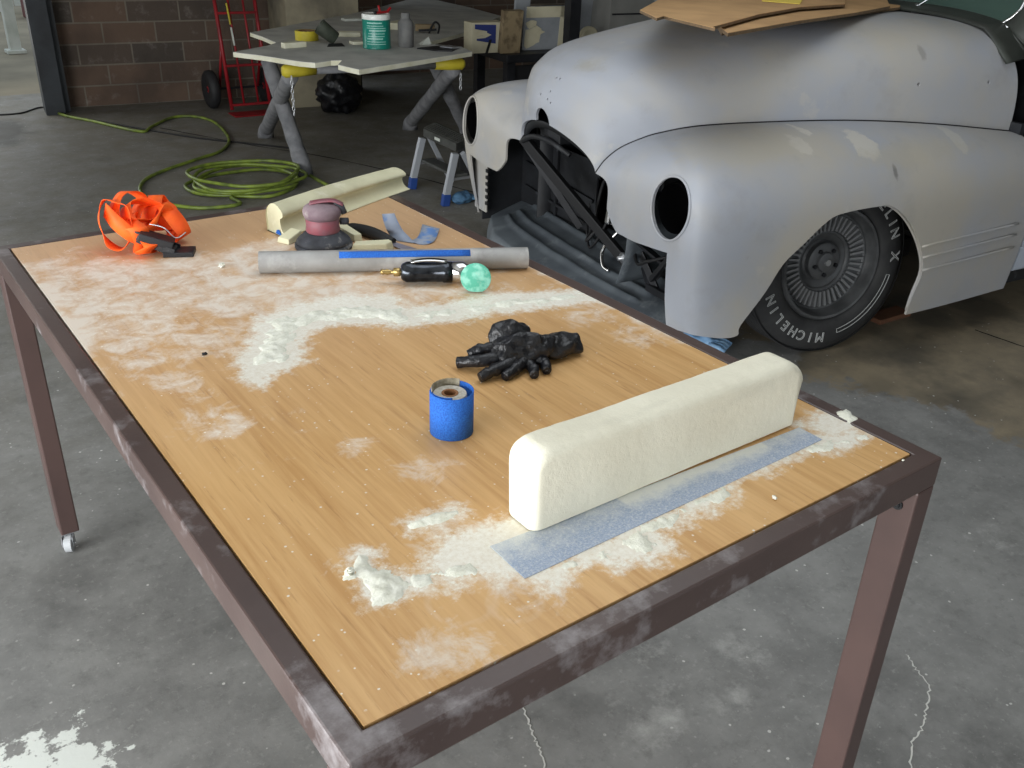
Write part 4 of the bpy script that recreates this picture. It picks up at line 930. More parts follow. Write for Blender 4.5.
mb = MB().lathe([(.214, -.055), (.209, -.044), (.203, -.056)], 72, wc, AX, cap=False); mb.lathe([(.135, -.066), (.127, -.050), (.119, -.066)], 72, wc, AX, cap=False); mb.build('rim_ring', M['wheelgrey'], rim, smooth=True)
mb = MB()
for k in range(44):
    a = 2 * math.pi * k / 44; d_ = Vector((math.cos(a), math.sin(a), 0)); p0 = wc + AX @ (d_ * .135 + Vector((0, 0, -.056))); p1 = wc + AX @ (d_ * .200 + Vector((0, 0, -.050)))
    mb.bar(p0, p1, .0095, .018, up=AX @ Vector((0, 0, 1)))
mb.build('rim_fins', M['wheellight'], rim)
mb = MB().lathe([(.082, -.076), (.080, -.052), (.070, -.046), (.045, -.046), (.040, -.034), (.028, -.030), (0, -.030)], 40, wc, AX); hub = mb.build('hub', M['wheelgrey'], rim); smooth_angle(hub, 35)
for k in range(5):
    a = 2 * math.pi * k / 5 + .3; c_ = wc + AX @ Vector((.057 * math.cos(a), .057 * math.sin(a), -.046)); c2_ = c_ + AX @ Vector((0, 0, .012)); MB().cyl(c_, c2_, .009, 6).build('lug_nut', M['blacksteel'], hub)
MB().cyl(wc + AX @ Vector((0, 0, -.031)), wc + AX @ Vector((0, 0, -.022)), .014, 18).build('hub_cap', M['zinc'], hub)
# raised outline lettering on the sidewall
M['letter'] = mat('grey_white_letter', (176, 178, 176), .7)
upv = AX.inverted() @ Vector((0, 0, 1)); upv.z = 0; upv.normalize()
side = AX.inverted() @ Vector((-1, 0, 0)); side.z = 0; side.normalize()   # clockwise side as seen from outside (towards the rear)
def letter(ch, ang, size=.060, rad=.320):
    c = bpy.data.curves.new('letter', 'FONT'); c.body = ch; c.size = size; c.fill_mode = 'NONE'; c.bevel_depth = .0015; c.align_x = 'CENTER'; c.align_y = 'CENTER'; c.resolution_u = 3
    o = bpy.data.objects.new('letter', c); COL.objects.link(o); bpy.context.view_layer.update()
    me = bpy.data.meshes.new_from_object(o.evaluated_get(bpy.context.evaluated_depsgraph_get())); bpy.data.objects.remove(o); bpy.data.curves.remove(c)
    a = R(ang); d_ = upv * math.cos(a) + side * math.sin(a); tn = side * math.cos(a) - upv * math.sin(a)
    base = wc + AX @ (d_ * rad + Vector((0, 0, .0115))); X_, Y_, Z_ = AX @ tn, AX @ d_, AX @ Vector((0, 0, 1))
    for v in me.vertices: v.co = base + X_ * v.co.x * 1.0 + Y_ * v.co.y * 1.0 + Z_ * (v.co.z)
    o = bpy.data.objects.new('letter', me); COL.objects.link(o); o.parent = tyre; me.materials.clear(); me.materials.append(M['letter'])
for word, a0, st_ in (('MICHELIN', 184, 9.2), ('MICHELIN', 6, 9.2)):
    for i, ch in enumerate(word): letter(ch, a0 + st_ * i)
letter('X', 89)
mb = MB()
for rr in (.300, .318):
    P = []
    for k in range(31):
        a = R(104 + (168 - 104) * k / 30); d_ = upv * math.cos(a) + side * math.sin(a); P.append(wc + AX @ (d_ * rr + Vector((0, 0, .0118))))
    if rr == .300: pa = P
    else: mb.tube(pa + P[::-1], .0014, 5, closed=True)
mb.build('sidewall_bar', M['letter'], tyre)
# far side wheel and tyre, hidden mostly
wc2 = Vector((.165, -.745, WR + .004)); AX2 = Matrix.Rotation(R(-13), 3, 'Z') @ Matrix.Rotation(R(90), 3, 'X')
MB().lathe([(.2, -.22), (.34, -.22), (.383, -.18), (.383, -.04), (.352, .0), (.25, .0), (.2, -.05), (0, -.05)], 48, wc2, AX2).build('tyre', M['tyre'], car, smooth=True)
# rear axle stand so that the body does not hover: rear wheels beyond the frame
for sg in (1, -1):
    MB().lathe([(.2, -.2), (.34, -.2), (.383, -.17), (.383, -.03), (.352, .0), (.25, .0), (.2, -.05), (0, -.05)], 48, Vector((-2.3, .72 * sg, WR + .004)), Matrix.Rotation(R(-90 * sg), 3, 'X')).build('tyre', M['tyre'], car, smooth=True)
# ------------------------------------------------------------------ background: the bench of foam boards on a sawhorse
M['board'] = mat('grey_faced_foam_board', (186, 186, 180), .85, 0, (164, 164, 160), 5, dust=.1, ds=9)
M['boardedge'] = mat('cream_board_edge', (222, 220, 200), .85, 0, (206, 203, 176), 9)
def board(name, px, z, th, label, cat='board'):
    P = [at(x, y, z) for x, y in px]; n = len(P); c = sum(P, Vector()) / n
    e = empty(name, (c.x, c.y, z - th), 0, label, cat)
    o2 = Vector((c.x, c.y, z - th))
    MB().prism([(p.x, p.y) for p in P], z - th, z - .0025).build('board_core', M['boardedge'], e, off=o2)
    MB().prism([(p.x, p.y) for p in P], z - .0025, z).build('grey_facing', M['board'], e, off=o2)
    return e
ZB = .84
board('foam_board', [(233, 52), (262, 55.5), (300, 61.5), (315, 62.8), (331, 60.5), (342, 60.2), (338, 64.5), (348, 67), (359, 69.5), (410, 61.5), (472, 51.5), (461, 46.5), (425, 43.5), (400, 37), (360, 27), (320, 31), (290, 38), (268, 45.5)], ZB, .030, 'near cream edged foam board with a notched front edge lying on the sawhorse')
board('foam_board', [(250, 32.5), (262, 36.5), (277, 43.0), (300, 44.5), (420, 44.0), (432, 41), (470, 31), (501, 16), (470, 7.5), (432, -1), (415, -2), (372, 9), (350, 14.2)], ZB - .033, .028, 'far grey foam board reaching back towards the block wall')
M['wrap'] = mat('dusty_grey_wrapping', (128, 128, 130), .9, 0, (104, 105, 108), 12, bump=.5, bs=25, bd=.01)
M['yellow'] = mat('yellow_paint', (196, 180, 50), .6, 0, (176, 160, 40), 9)
zt = ZB - .033
def leg_(a, b, r0, r1, name='leg'):
    n_ = 14; P = [a.lerp(b, i / n_) for i in range(n_ + 1)]; rs = [(r0 + (r1 - r0) * i / n_) * (1 + .16 * noise.noise(a * 3 + Vector((i * .8, 0, 0)))) for i in range(n_ + 1)]
    return MB().tube(P, rs, 10)
rl0, rl1 = at(290, 71, zt - .045), at(457, 64, zt - .045)
shc = (rl0 + rl1) / 2; shc.z = 0
back0 = at(268, 60, zt - .075); back1 = at(433, 60, zt - .075)
sh = empty('sawhorse', shc, 0, 'folding sawhorse with dusty grey wrapped crossed legs and yellow ends under the boards', 'sawhorse')
MB().tube([rl0, rl1], .026, 12).build('rail', M['wrap'], sh, smooth=True, off=shc)
MB().tube([back0, back1], .028, 12).build('rail', M['wrap'], sh, smooth=True, off=shc)
d = (rl1 - rl0).normalized()
for p, s in ((rl0, -1), (rl1, 1)):
    MB().tube([p - d * s * .16, p - d * s * .05, p + d * s * .03, p + d * s * .05], [.030, .038, .040, .026], 14).build('yellow_end', M['yellow'], sh, smooth=True, off=shc)
for a, f in ((rl0 + Vector((.0, 0, -.03)), at(266, 137, 0)), (rl1 - Vector((.03, 0, .03)), at(410, 129, 0)), (back0, at(304, 175, 0)), (back1, at(470, 143, 0))):
    f = f + Vector((0, 0, .045)); lg = leg_(a, f, .05, .052).build('leg', M['wrap'], sh, smooth=True, off=shc)
    d2 = (f - a).normalized(); MB().tube([f - d2 * .12, f - d2 * .02, Vector((f.x, f.y, .003))], [.056, .060, .066], 12).build('wrapped_foot', M['wrap'], lg, smooth=True, off=shc)
M['steelbright'] = mat('bright_zinc', (196, 198, 200), .35, .6)
def chain(name, p, L, parent):
    mb = MB(); n_ = int(L / .028)
    for i in range(n_):
        c = p - Vector((0, 0, .014 + i * .026)); P = [c + Vector(((.008 * math.cos(a) if i % 2 else 0), (0 if i % 2 else .008 * math.cos(a)), .017 * math.sin(a))) for a in [2 * math.pi * k / 10 for k in range(10)]]
        mb.tube(P, .0028, 6, closed=True)
    return mb.build(name, M['steelbright'], parent, smooth=True, off=shc)
chain('chain', rl0 + Vector((-.02, -.06, -.02)), .26, sh); chain('chain', rl1 + Vector((-.01, -.06, -.05)), .12, sh)
# things on the boards
def tub(name, px, z, prof, m, label, cat, n=36, parts=()):
    P = at(px[0], px[1], z)
    e = empty(name, P, 0, label, cat); smooth_angle(MB().lathe(prof, n).build('body', m, e), 40)
    return e, P
M['greencan'] = None
t_ = NT('green_tin_with_rings'); v = t_.obj(); s_ = t_.n('ShaderNodeSeparateXYZ'); t_.put(s_.inputs[0], v)
z_ = s_.outputs[2]; base = srgb(24, 128, 112)
w1 = t_.math('GREATER_THAN', z_, .196)
M['greencan'] = t_.out(t_.mix(w1, base, srgb(226, 228, 222)), .3)
cz = ZB
e, P = tub('filler_tin', (377, 48), cz, [(0, .001), (.098, .001), (.101, .004), (.101, .012), (.0985, .016), (.0985, .190), (.101, .196), (.101, .226), (.098, .231), (.090, .231), (.088, .225), (0, .225)], M['greencan'], 'tall green tin with white rim standing on the near foam board', 'tin'); e.scale = (.93, .93, .93)
M['palepr'] = mat('pale_green_print', (150, 196, 184), .5)
view = math.atan2(CAM.y - P.y, CAM.x - P.x)
mb = MB()
rn = random.Random(8)
for k, zz in enumerate((.172, .155, .14, .122, .104, .086, .068, .05, .034)):
    a0 = view - .75 + rn.uniform(0, .2); a1 = view + .8 - rn.uniform(0, .4)
    mb.grid(lambda s, t: Vector((.0990 * math.cos(a0 + (a1 - a0) * s), .0990 * math.sin(a0 + (a1 - a0) * s), zz + (.005 if k % 3 else .009) * t)), 12, 2)
mb.build('printed_lines', M['palepr'], e, solid=.0006)
MB().lathe([(0, .224), (.086, .224), (.086, .228), (.03, .229), (0, .229)], 30).build('white_lid', M['white'], e)
M['redplastic'] = mat('red_plastic', (168, 28, 34), .45)
ct = empty('red_clamp', P + Vector((.035, -.02, .2155)), R(20), 'small red trigger clamp lying on top of the green tin', 'clamp')
mb = MB(); mb.bar((-.07, 0, .008), (.06, 0, .008), .012, .014); mb.bar((.05, 0, .008), (.085, .0, .03), .014, .014); mb.bar((-.02, 0, .01), (.0, .03, .045), .012, .012); mb.build('body', M['redplastic'], ct, bev=.002)
mb = MB(); mb.cyl((-.075, 0, .010), (-.062, 0, .010), .010, 12); mb.build('pad', M['black'], ct)
# yellow tape roll
P = at(307, 40.0, ZB); e = empty('tape_roll', P, 0, 'roll of yellow tape lying flat on the left of the near board', 'tape')
smooth_angle(MB().lathe([(.058, .0006), (.080, .0006), (.080, .062), (.058, .062)], 36, close=True).build('yellow_tape', M['yellow'], e), 40)
smooth_angle(MB().lathe([(.053, .0006), (.0575, .0006), (.0575, .063), (.053, .063)], 36, close=True).build('core', mat('brown_core', (120, 92, 64), .8), e), 40)
# tilted dark cup
M['olive'] = mat('dark_olive_plastic', (54, 60, 50), .5, 0, (72, 76, 66), 20)
P = at(336, 44, ZB); K = Matrix.Rotation(R(-20), 3, 'Z') @ Matrix.Rotation(R(-52), 3, 'Y')
e = empty('plastic_cup', P, 0, 'dark olive cup tipped on its side beside the yellow tape', 'cup')
mb = MB().lathe([(0, .0), (.040, .0), (.044, .005), (.052, .135), (.049, .135), (.041, .008), (0, .006)], 28, (0, 0, 0), K)
mz = min(v.z for v in mb.v); mb.v = [v - Vector((0, 0, mz - .0008)) for v in mb.v]; smooth_angle(mb.build('cup_body', M['olive'], e), 40)
mb = MB().add([(-.10, -.06, .001), (.02, -.08, .001), (.03, -.02, .012), (-.06, .0, .010)], [(0, 1, 2, 3)]); tag(mb.build('scraper_blade', M['blacksteel'], solid=.002), 'thin dark spreader plate lying in front of the olive cup', 'spreader'); bpy.data.objects['scraper_blade'].location = P + Vector((-.02, -.05, 0))
# cream stick
def stick(px0, px1, w_, h_, label, name='foam_offcut', m='boardedge', z=ZB, cat='foam offcut'):
    a, b = at(*px0, z), at(*px1, z); mb = MB(); mb.bar(a + Vector((0, 0, h_ / 2 + .0006)), b + Vector((0, 0, h_ / 2 + .0006)), w_, h_); return tag(mb.build(name, M[m], bev=.004), label, cat)
stick((283, 48.5), (305, 46.8), .05, .034, 'short cream foam offcut lying in front of the yellow tape')
stick((338, 36), (361, 36.5), .10, .030, 'cream foam offcut lying behind the olive cup, left of the tin')
stick((343, 21), (362, 20.5), .09, .020, 'white foam offcut on the far board, left of the tin rim', z=ZB - .033, m='white')
stick((394, 30), (406, 27), .14, .05, 'cream scrap block behind the grey bottle', z=ZB - .033)
stick((351, 44.5), (362, 44), .07, .02, 'tan foam scrap lying against the left foot of the tin')
# grey bottle
M['bottle'] = mat('dusty_grey_bottle', (112, 112, 110), .7, 0, (92, 92, 92), 14)
e, P = tub('bottle', (406, 47), ZB, [(0, .001), (.050, .001), (.053, .006), (.053, .150), (.048, .165), (.036, .176), (.030, .184), (.030, .212), (.026, .217), (0, .217)], M['bottle'], 'dusty grey bottle standing right of the green tin', 'bottle')
# dark bracket and tan lump
P = at(425, 33, ZB - .033); e = empty('clamp_block', P, R(-30), 'tan wooden jaw piece with dark metal bracket behind the grey bottle', 'bracket')
mb = MB(); mb.box((0, 0, .04), (.15, .05, .05)); mb.build('tan_block', mat('tan_wood', (150, 132, 100), .8, 0, (122, 104, 78), 8), e, bev=.006)
mb = MB(); mb.tube(crom([(.03, -.028, .0), (.05, -.03, .05), (.08, -.03, .085), (.11, -.03, .06), (.10, -.03, .0)], 5), .008, 8); mb.bar((-.05, -.03, .02), (.09, -.03, .03), .008, .018)
for v in mb.v: v.z = max(v.z, .0008)
mb.build('bracket', M['blacksteel'], e)
P = at(383, 46, ZB)
# flat metal plates
for (pts, lab, m, z0) in (([(417, 49), (437, 51.5), (452, 52), (460, 48), (440, 46.5)], 'flat dark metal plate at the right end of the near board', 'blacksteel', ZB), ([(440, 47.2), (452, 48.6), (461, 48.2), (449, 46.2)], 'thin bright strip lying over the dark metal plate', 'zinc', ZB + .009)):
    PP = [at(x, y, z0) for x, y in pts]; mb = MB(); mb.prism([(p.x, p.y) for p in PP], z0 + .0006, z0 + .008); tag(mb.build('metal_plate', M[m]), lab, 'metal plate')
P = at(425, 44.5, ZB); mb = MB(); mb.add([(-.04, -.02, .001), (.04, -.02, .001), (.04, .03, .001), (-.04, .03, .001), (.03, 0, .05)], [(0, 3, 2, 1), (0, 1, 4), (1, 2, 4), (2, 3, 4), (3, 0, 4)]); o = mb.build('foam_offcut', M['white']); o.location = P; tag(o, 'small white pointed foam offcut right of the grey bottle', 'foam offcut')
# ------------------------------------------------------------------ red hand truck
M['red'] = mat('dark_red_enamel', (150, 26, 34), .45, 0, (120, 20, 28), 9)
hp = at(252, 112, 0); hv = Vector((hp.x, hp.y + .0, 0)); ha = TH + math.pi
ht = empty('hand_truck', hv, ha + R(4), 'red hand truck with two black tyres leaning by the block wall', 'hand truck')
W2 = .175; lean = .22
def hpnt(x, z, y=0): return Vector((x, y + z * lean, z + .03))
for s in (-1, 1):
    MB().tube([hpnt(s * W2, 0), hpnt(s * W2, 1.25)], .016, 10).build('upright', M['red'], ht, smooth=True)
    MB().tube([hpnt(s * W2, .55), Vector((s * W2, .30, .17))], .012, 10).build('axle_brace', M['red'], ht, smooth=True)
for z in (.04, .36, .78, 1.2):
    mb = MB(); mb.bar(hpnt(-W2, z), hpnt(W2, z), .03, .02); mb.build('crossbar', M['red'], ht, bev=.003)
for x in (-.06, .07): MB().tube([hpnt(x, .04), hpnt(x, 1.2)], .010, 8).build('back_bar', M['red'], ht, smooth=True)
mb = MB(); mb.box((0, -.09, .006), (.42, .20, .010)); mb.build('toe_plate', M['red'], ht, bev=.003)
MB().cyl((-.30, .30, .165), (.30, .30, .165), .010).build('axle', M['blacksteel'], ht)
for s in (-1, 1):
    c = Vector((s * .255, .30, .165)); K = Matrix.Rotation(R(90), 3, 'Y')
    ty = MB().lathe([(.07, -.03), (.10, -.045), (.140, -.044), (.160, -.028), (.164, 0), (.160, .028), (.140, .044), (.10, .045), (.07, .03)], 36, c, K).build('tyre', M['rubber'], ht, smooth=True)
    MB().lathe([(.012, -.032), (.03, -.03), (.035, -.012), (.06, -.010), (.072, -.03), (.072, .03), (.06, .010), (.035, .012), (.03, .03), (.012, .032)], 28, c, K).build('wheel_hub', M['red'], ty, smooth=True)
# yellow and white paint marker hanging on the truck
mb = MB(); a = hpnt(-.085, .86, -.03); b = hpnt(-.075, .62, -.03); mb.tube([a, a.lerp(b, .7)], .008, 8); mk = MB().tube([a.lerp(b, .8), b + (b - a) * .4], .009, 8)
e = empty('marker_stake', hv, ha + R(4), 'thin yellow and white stick fixed on the red hand truck', 'stick'); mb.build('yellow_half', M['yellow'], e); mk.build('white_half', M['white'], e)
# ------------------------------------------------------------------ yellow green hose
M['hose'] = mat('yellow_green_hose', (122, 140, 50), .45, 0, (84, 98, 44), 12, dust=.12, ds=10, dustc=(120, 126, 84))
hz = .0125
run = [(46, 107), (62, 116), (95, 123), (140, 133), (152, 128), (172, 119), (195, 118), (215, 124), (229, 140), (222, 152), (200, 160), (165, 172), (145, 182), (141, 194), (160, 204), (200, 210), (240, 206)]
pts = [at(x, y, 0) + Vector((0, 0, hz)) for x, y in run]
cc = at(247, 185, 0); turns = []
ex = (at(312, 184, 0) - at(188, 184, 0)).length / 2
for k in range(44):
    a = -2.2 + k * .62; r = 1 + .10 * math.sin(k * 1.7) + .04 * math.sin(k * .9)
    lay = .0 + .022 * (k // 11)
    px_ = 250 + 55 * r * math.cos(a) ; 
    turns.append(cc + Vector((.35 * r * math.cos(a), .33 * r * math.sin(a), hz + lay + .004)))
tail = [at(300, 172, 0) + Vector((0, 0, hz)), at(322, 184, 0) + Vector((0, 0, hz)), at(345, 196, 0) + Vector((0, 0, hz))]
ho = MB().tube(crom(pts + turns + tail, 5), .0115, 9).build('garden_hose', M['hose'], smooth=True)
tag(ho, 'yellow green air hose coiled on the floor behind the table', 'hose')
inner_run = [(158, 192), (175, 182), (205, 175), (216, 181), (222, 196), (235, 203)]
M['cableb'] = mat('dull_black_cable', (26, 26, 26), .6)
cb = MB().tube(crom([at(x, y, 0) + Vector((0, 0, .007)) for x, y in [(-10, 116), (20, 114), (44, 108), (70, 117), (100, 122), (150, 131), (200, 139), (256, 145), (300, 150)]], 8), .0065, 7).build('power_cable', M['cableb'], smooth=True)
tag(cb, 'thin black cable running along the floor past the doorway jamb', 'cable')
# ------------------------------------------------------------------ black rubbish bag below the bench
P = at(340, 112, 0); mb = MB(); lump(mb, (0, 0, .16), (.20, .17, .17), 2.2, .5, 9, 30, 40, .001); 
e = empty('rubbish_bag', P, 0, 'black plastic rubbish bag slumped at the foot of the concrete pillar', 'bag'); mb.build('bag_body', M['nitrile'], e, smooth=True)
mb = MB(); lump(mb, (.0, -.01, .36), (.045, .04, .07), 5.2, .7, 20, 16, 20, .001); mb.build('knot', M['nitrile'], e, smooth=True)
# ------------------------------------------------------------------ folding step stool
M['stoolp'] = mat('dark_grey_stool_plastic', (58, 59, 56), .7, 0, (76, 77, 73), 12)
M['alu'] = mat('aluminium_rail', (196, 200, 206), .35, .5)
M['bluetip'] = mat('blue_plastic_foot', (36, 66, 130), .5)
f0 = at(412, 189, 0); f1 = at(445, 206, 0)
t0 = at(424, 137, .40); t1 = at(463, 148, .40)
s0 = f0.lerp(f1, .5); yd = Vector((.55, .80, 0)).normalized()
so_ = Vector((s0.x, s0.y, 0)); stl = empty('step_stool', so_, 0, 'low folding step stool with dark top and blue footed aluminium legs', 'stool')
SH = .40
c4 = [at(423, 128.5, SH), at(456, 143.5, SH), at(470, 137, SH), at(437, 122, SH)]
mb = MB(); mb.prism([(p.x, p.y) for p in c4], SH - .055, SH); mb.build('top_step', M['stoolp'], stl, bev=.008, off=so_)
mb = MB()
for k in range(6):
    a = c4[0].lerp(c4[3], .15 + .14 * k); b = c4[1].lerp(c4[2], .15 + .14 * k); mb.bar(a + Vector((0, 0, .001)), b + Vector((0, 0, .001)), .010, .005)
mb.build('grip_ribs', M['stoolp'], stl, off=so_)
fr_ = (c4[1] - c4[0]).normalized(); nf = Vector((fr_.y, -fr_.x, 0));
if nf.dot(CAM - c4[0]) < 0: nf = -nf
mb = MB(); m1 = c4[0].lerp(c4[1], .45) + nf * .0015; mb.bar(m1 - fr_ * .035 + Vector((0, 0, -.026)), m1 + fr_ * .035 + Vector((0, 0, -.026)), .003, .018, up=(0, 0, 1)); mb.build('white_badge', M['white'], stl, off=so_)
for (top, foot) in ((c4[0] + nf * .006, f0), (c4[1] + nf * .006, f1)):
    top = Vector((top.x, top.y, SH - .06)); foot = Vector((foot.x, foot.y, .03)); lg = MB(); lg.bar(foot, top, .030, .045, up=nf); l_ = lg.build('front_leg', M['alu'], stl, bev=.003, off=so_)
    dd = (top - foot).normalized(); MB().bar(foot - Vector((0, 0, .028)), foot + dd * .05, .036, .052, up=nf).build('blue_foot', M['bluetip'], l_, bev=.004, off=so_)
    r_ = MB(); t2 = top - nf * .05; ft2 = foot - nf * .30; r_.bar(Vector((ft2.x, ft2.y, .012)), t2, .026, .03, up=nf); r_.build('rear_leg', M['alu'], stl, bev=.003, off=so_)
    mm = top.lerp(foot, .55); mk = t2.lerp(Vector((ft2.x, ft2.y, .012)), .5); br_ = MB(); br_.bar(mm, mk, .006, .016); br_.build('folding_brace', M['zinc'], stl, off=so_)
ms = MB(); q0 = f0.lerp(c4[0], .42); q1 = f1.lerp(c4[1], .42); q0.z = q1.z = .19
ms.bar(q0 - nf * .08, q1 - nf * .08, .10, .018); ms.build('lower_step', M['stoolp'], stl, bev=.003, off=so_)
# dark sander box leaning on the stool's right end
P = at(466, 158, .16); P = Vector((P.x, P.y, 0)); mb = MB(); K = Matrix.Rotation(R(-30), 3, 'Z')
mb.box((0, 0, .11), (.12, .12, .22), K); mb.lathe([(0, .22), (.055, .22), (.055, .27), (.04, .28), (0, .28)], 20)
o = mb.build('canister', M['black'], bev=.01); o.location = at(462, 176, 0) + Vector((.05, .02, .001)); tag(o, 'black canister standing at the right leg of the step stool', 'canister')
# blue gloves
M['blueglove'] = mat('blue_work_glove', (58, 92, 122), .8, 0, (78, 116, 146), 20, bump=.5, bs=30)
e = empty('work_glove', at(462, 203, 0), R(10), 'blue work glove on the floor by the step stool', 'glove')
mb = MB(); lump(mb, (0, 0, .035), (.08, .05, .038), 4.4, .5, 18, 24, 32); mb.build('palm', M['blueglove'], e, smooth=True)
for k in range(4): MB().tube([Vector((.05, -.03 + .02 * k, .03)), Vector((.10, -.04 + .027 * k, .026)), Vector((.125, -.045 + .03 * k, .016))], [.014, .013, .010], 10).build('finger', M['blueglove'], e, smooth=True)
MB().tube([Vector((.0, .03, .03)), Vector((.03, .07, .026)), Vector((.04, .085, .016))], [.015, .013, .010], 10).build('thumb', M['blueglove'], e, smooth=True)
M['blueglove2'] = mat('light_blue_glove', (110, 150, 190), .7, 0, (140, 176, 208), 20, bump=.4, bs=30)
e = empty('work_glove', at(700, 345, 0), R(-65), 'pale blue glove on the floor under the near front corner of the car', 'glove')
mb = MB(); lump(mb, (0, 0, .03), (.08, .045, .032), 9.4, .5, 18, 24, 32); mb.build('palm', M['blueglove2'], e, smooth=True)
for k in range(4): MB().tube([Vector((.05, -.03 + .02 * k, .026)), Vector((.10, -.045 + .03 * k, .026)), Vector((.125, -.05 + .034 * k, .014))], [.013, .012, .010], 10).build('finger', M['blueglove2'], e, smooth=True)
MB().tube([Vector((.0, .03, .026)), Vector((.03, .07, .022)), Vector((.04, .085, .014))], [.015, .013, .010], 10).build('thumb', M['blueglove2'], e, smooth=True)
# brown timber chock behind the tyre
M['timber'] = mat('reddish_timber', (112, 74, 50), .8, 0, (92, 60, 42), 6)
a, b = at(872, 322, 0), at(903, 313, 0); mb = MB(); mb.bar(a + Vector((0, 0, .0125)), b + Vector((0, 0, .0125)), .09, .024); tag(mb.build('timber_offcut', M['timber'], bev=.003), 'reddish timber offcut on the floor behind the front tyre', 'timber')
# ------------------------------------------------------------------ junk beyond the car (laid out along the building axes)
VB = -3.35
def cbox(name, px0, px1, v, dv, mkey, label, cat, rot=0, bev=.004):
    a = onv(px0[0], px0[1], v); b = onv(px1[0], px1[1], v)
    c = ((a.x + b.x) / 2, v - dv / 2, (a.z + b.z) / 2); loc = cw(*c); K = Matrix.Rotation(TH, 3, 'Z')
    mb = MB(); mb.box((0, 0, 0), (abs(a.x - b.x), dv, abs(a.z - b.z)))
    o = mb.build(name, M[mkey], bev=bev); o.location = loc; o.rotation_euler = (0, R(rot), TH); return tag(o, label, cat) if label else o
# dark metal bench
a = onv(497, 62, VB); b = onv(690, 62, VB); zt2 = onv(530, 53, VB + .2).z
bn = empty('steel_bench', cw((a.x + b.x) / 2, VB - .05, 0), TH, 'long dark steel bench standing behind the car', 'bench')
BW = abs(a.x - b.x) + .1
mb = MB(); mb.box((0, 0, zt2 - .03), (BW, .6, .06)); mb.build('bench_top', M['blacksteel'], bn, bev=.005)
for sx in (-1, 1):
    for sy in (-1, 1): mb = MB(); mb.box((sx * (BW / 2 - .05), sy * .25, (zt2 - .06) / 2), (.07, .07, zt2 - .06)); mb.build('leg', M['blacksteel'], bn)
mb = MB(); mb.box((0, 0, .18), (BW - .1, .5, .03)); mb.build('lower_shelf', M['blacksteel'], bn)
mb = MB(); mb.box((-.0, .24, zt2 - .2), (BW - .15, .02, .22)); mb.build('back_panel', M['black'], bn)
def slab_on(name, px0, px1, v, th, mkey, label, cat, lean=0, rz=0, parts=None):
    """upright sheet standing on the bench top; px0 top left, px1 bottom right"""
    a = onv(px0[0], px0[1], v); b = onv(px1[0], px1[1], v); wd = abs(a.x - b.x); hh = a.z - zt2
    e = empty(name, cw((a.x + b.x) / 2, v, zt2 + .001), TH + R(rz), label, cat)
    K = Matrix.Rotation(R(-lean), 3, 'X')
    def place(mb): mz = min(v_.z for v_ in mb.v); return mb
    mb = MB(); mb.box(K @ Vector((0, 0, hh / 2)), (wd, th, hh), K); dz = -min(v_.z for v_ in mb.v)
    mb.v = [v_ + Vector((0, 0, dz)) for v_ in mb.v]; mb.build('sheet', M[mkey], e, bev=.002)
    if parts: parts(e, K, wd, hh, th, dz)
    return e
M['greysheet'] = mat('grey_primer_sheet', (142, 146, 150), .7, 0, (120, 124, 128), 4)
M['creamsheet'] = mat('cream_painted_sheet', (196, 190, 164), .7, 0, (176, 168, 142), 5)
M['navy'] = mat('navy_print', (40, 52, 110), .6)
M['browncard'] = mat('brown_board', (132, 116, 88), .85, 0, (98, 84, 62), 9, lo=.45, hi=.55)
def edge_parts(e, K, w_, h_, th, dz):
    for (x, z, a, b) in ((-w_ / 2 + .03, h_ / 2, .06, h_), (0, h_ - .04, w_, .08)):
        mb = MB(); p = K @ Vector((x, th / 2 + .002, z)); mb.box(p + Vector((0, 0, dz)), (a, .004, b), K); mb.build('cream_border', M['creamsheet'], e)
    for (x, z, r) in ((w_ / 2 - .08, h_ * .42, .09), (w_ / 2 - .05, h_ * .25, .12), (w_ / 2 - .05, h_ * .6, .06)):
        mb = MB(); n_ = 14; rn = random.Random(int(x * 1000)); P = [K @ Vector((x + r * rn.uniform(.7, 1.2) * math.cos(6.283 * k / n_) * 1.0, th / 2 + .0035, z + r * .5 * rn.uniform(.6, 1.2) * math.sin(6.283 * k / n_))) + Vector((0, 0, dz)) for k in range(n_)]
        P = [Vector((min(p.x, w_ / 2), p.y, p.z)) for p in P]; mb.add(P, [tuple(range(n_))]); mb.build('bare_patch', M['creamsheet'], e, solid=.002)
slab_on('painted_panel', (524, 6), (562, 56), VB + .06, .03, 'greysheet', 'grey painted panel with flaking cream border standing on the bench', 'panel', 6, 0, edge_parts)
slab_on('brown_plank', (500, 10), (518, 56), VB + .16, .05, 'browncard', 'scruffy brown plank leaning beside the cream and navy box', 'plank', 8)
def arrow_parts(e, K, w_, h_, th, dz):
    y = th / 2 + .0025
    def poly(pts, m, nm, yy):
        mb = MB(); P = [K @ Vector((x * w_, yy, z * h_)) + Vector((0, 0, dz)) for x, z in pts]; mb.add(P, [tuple(range(len(P)))]); mb.build(nm, M[m], e, solid=.0015)
    poly([(.42, .95), (-.22, 1.02 - .1), (-.22, .30), (.36, .42), (.36, .56), (.05, .60), (.05, .72), (.42, .80)], 'navy', 'navy_print', y)
    poly([(.46, .78), (.16, .72), (-.08, .60), (.12, .50), (.46, .48), (.46, .55), (.18, .58), (.20, .66), (.46, .72)], 'creamsheet', 'cream_stroke', y + .002)
    poly([(-.10, .45), (-.02, .45), (.10, .0), (.02, .0)], 'black', 'dark_stripe', y + .003)
slab_on('printed_carton', (468, 22), (500, 52), VB + .05, .14, 'creamsheet', 'cream carton printed with a navy and white arrow mark', 'carton', 0, 0, arrow_parts)
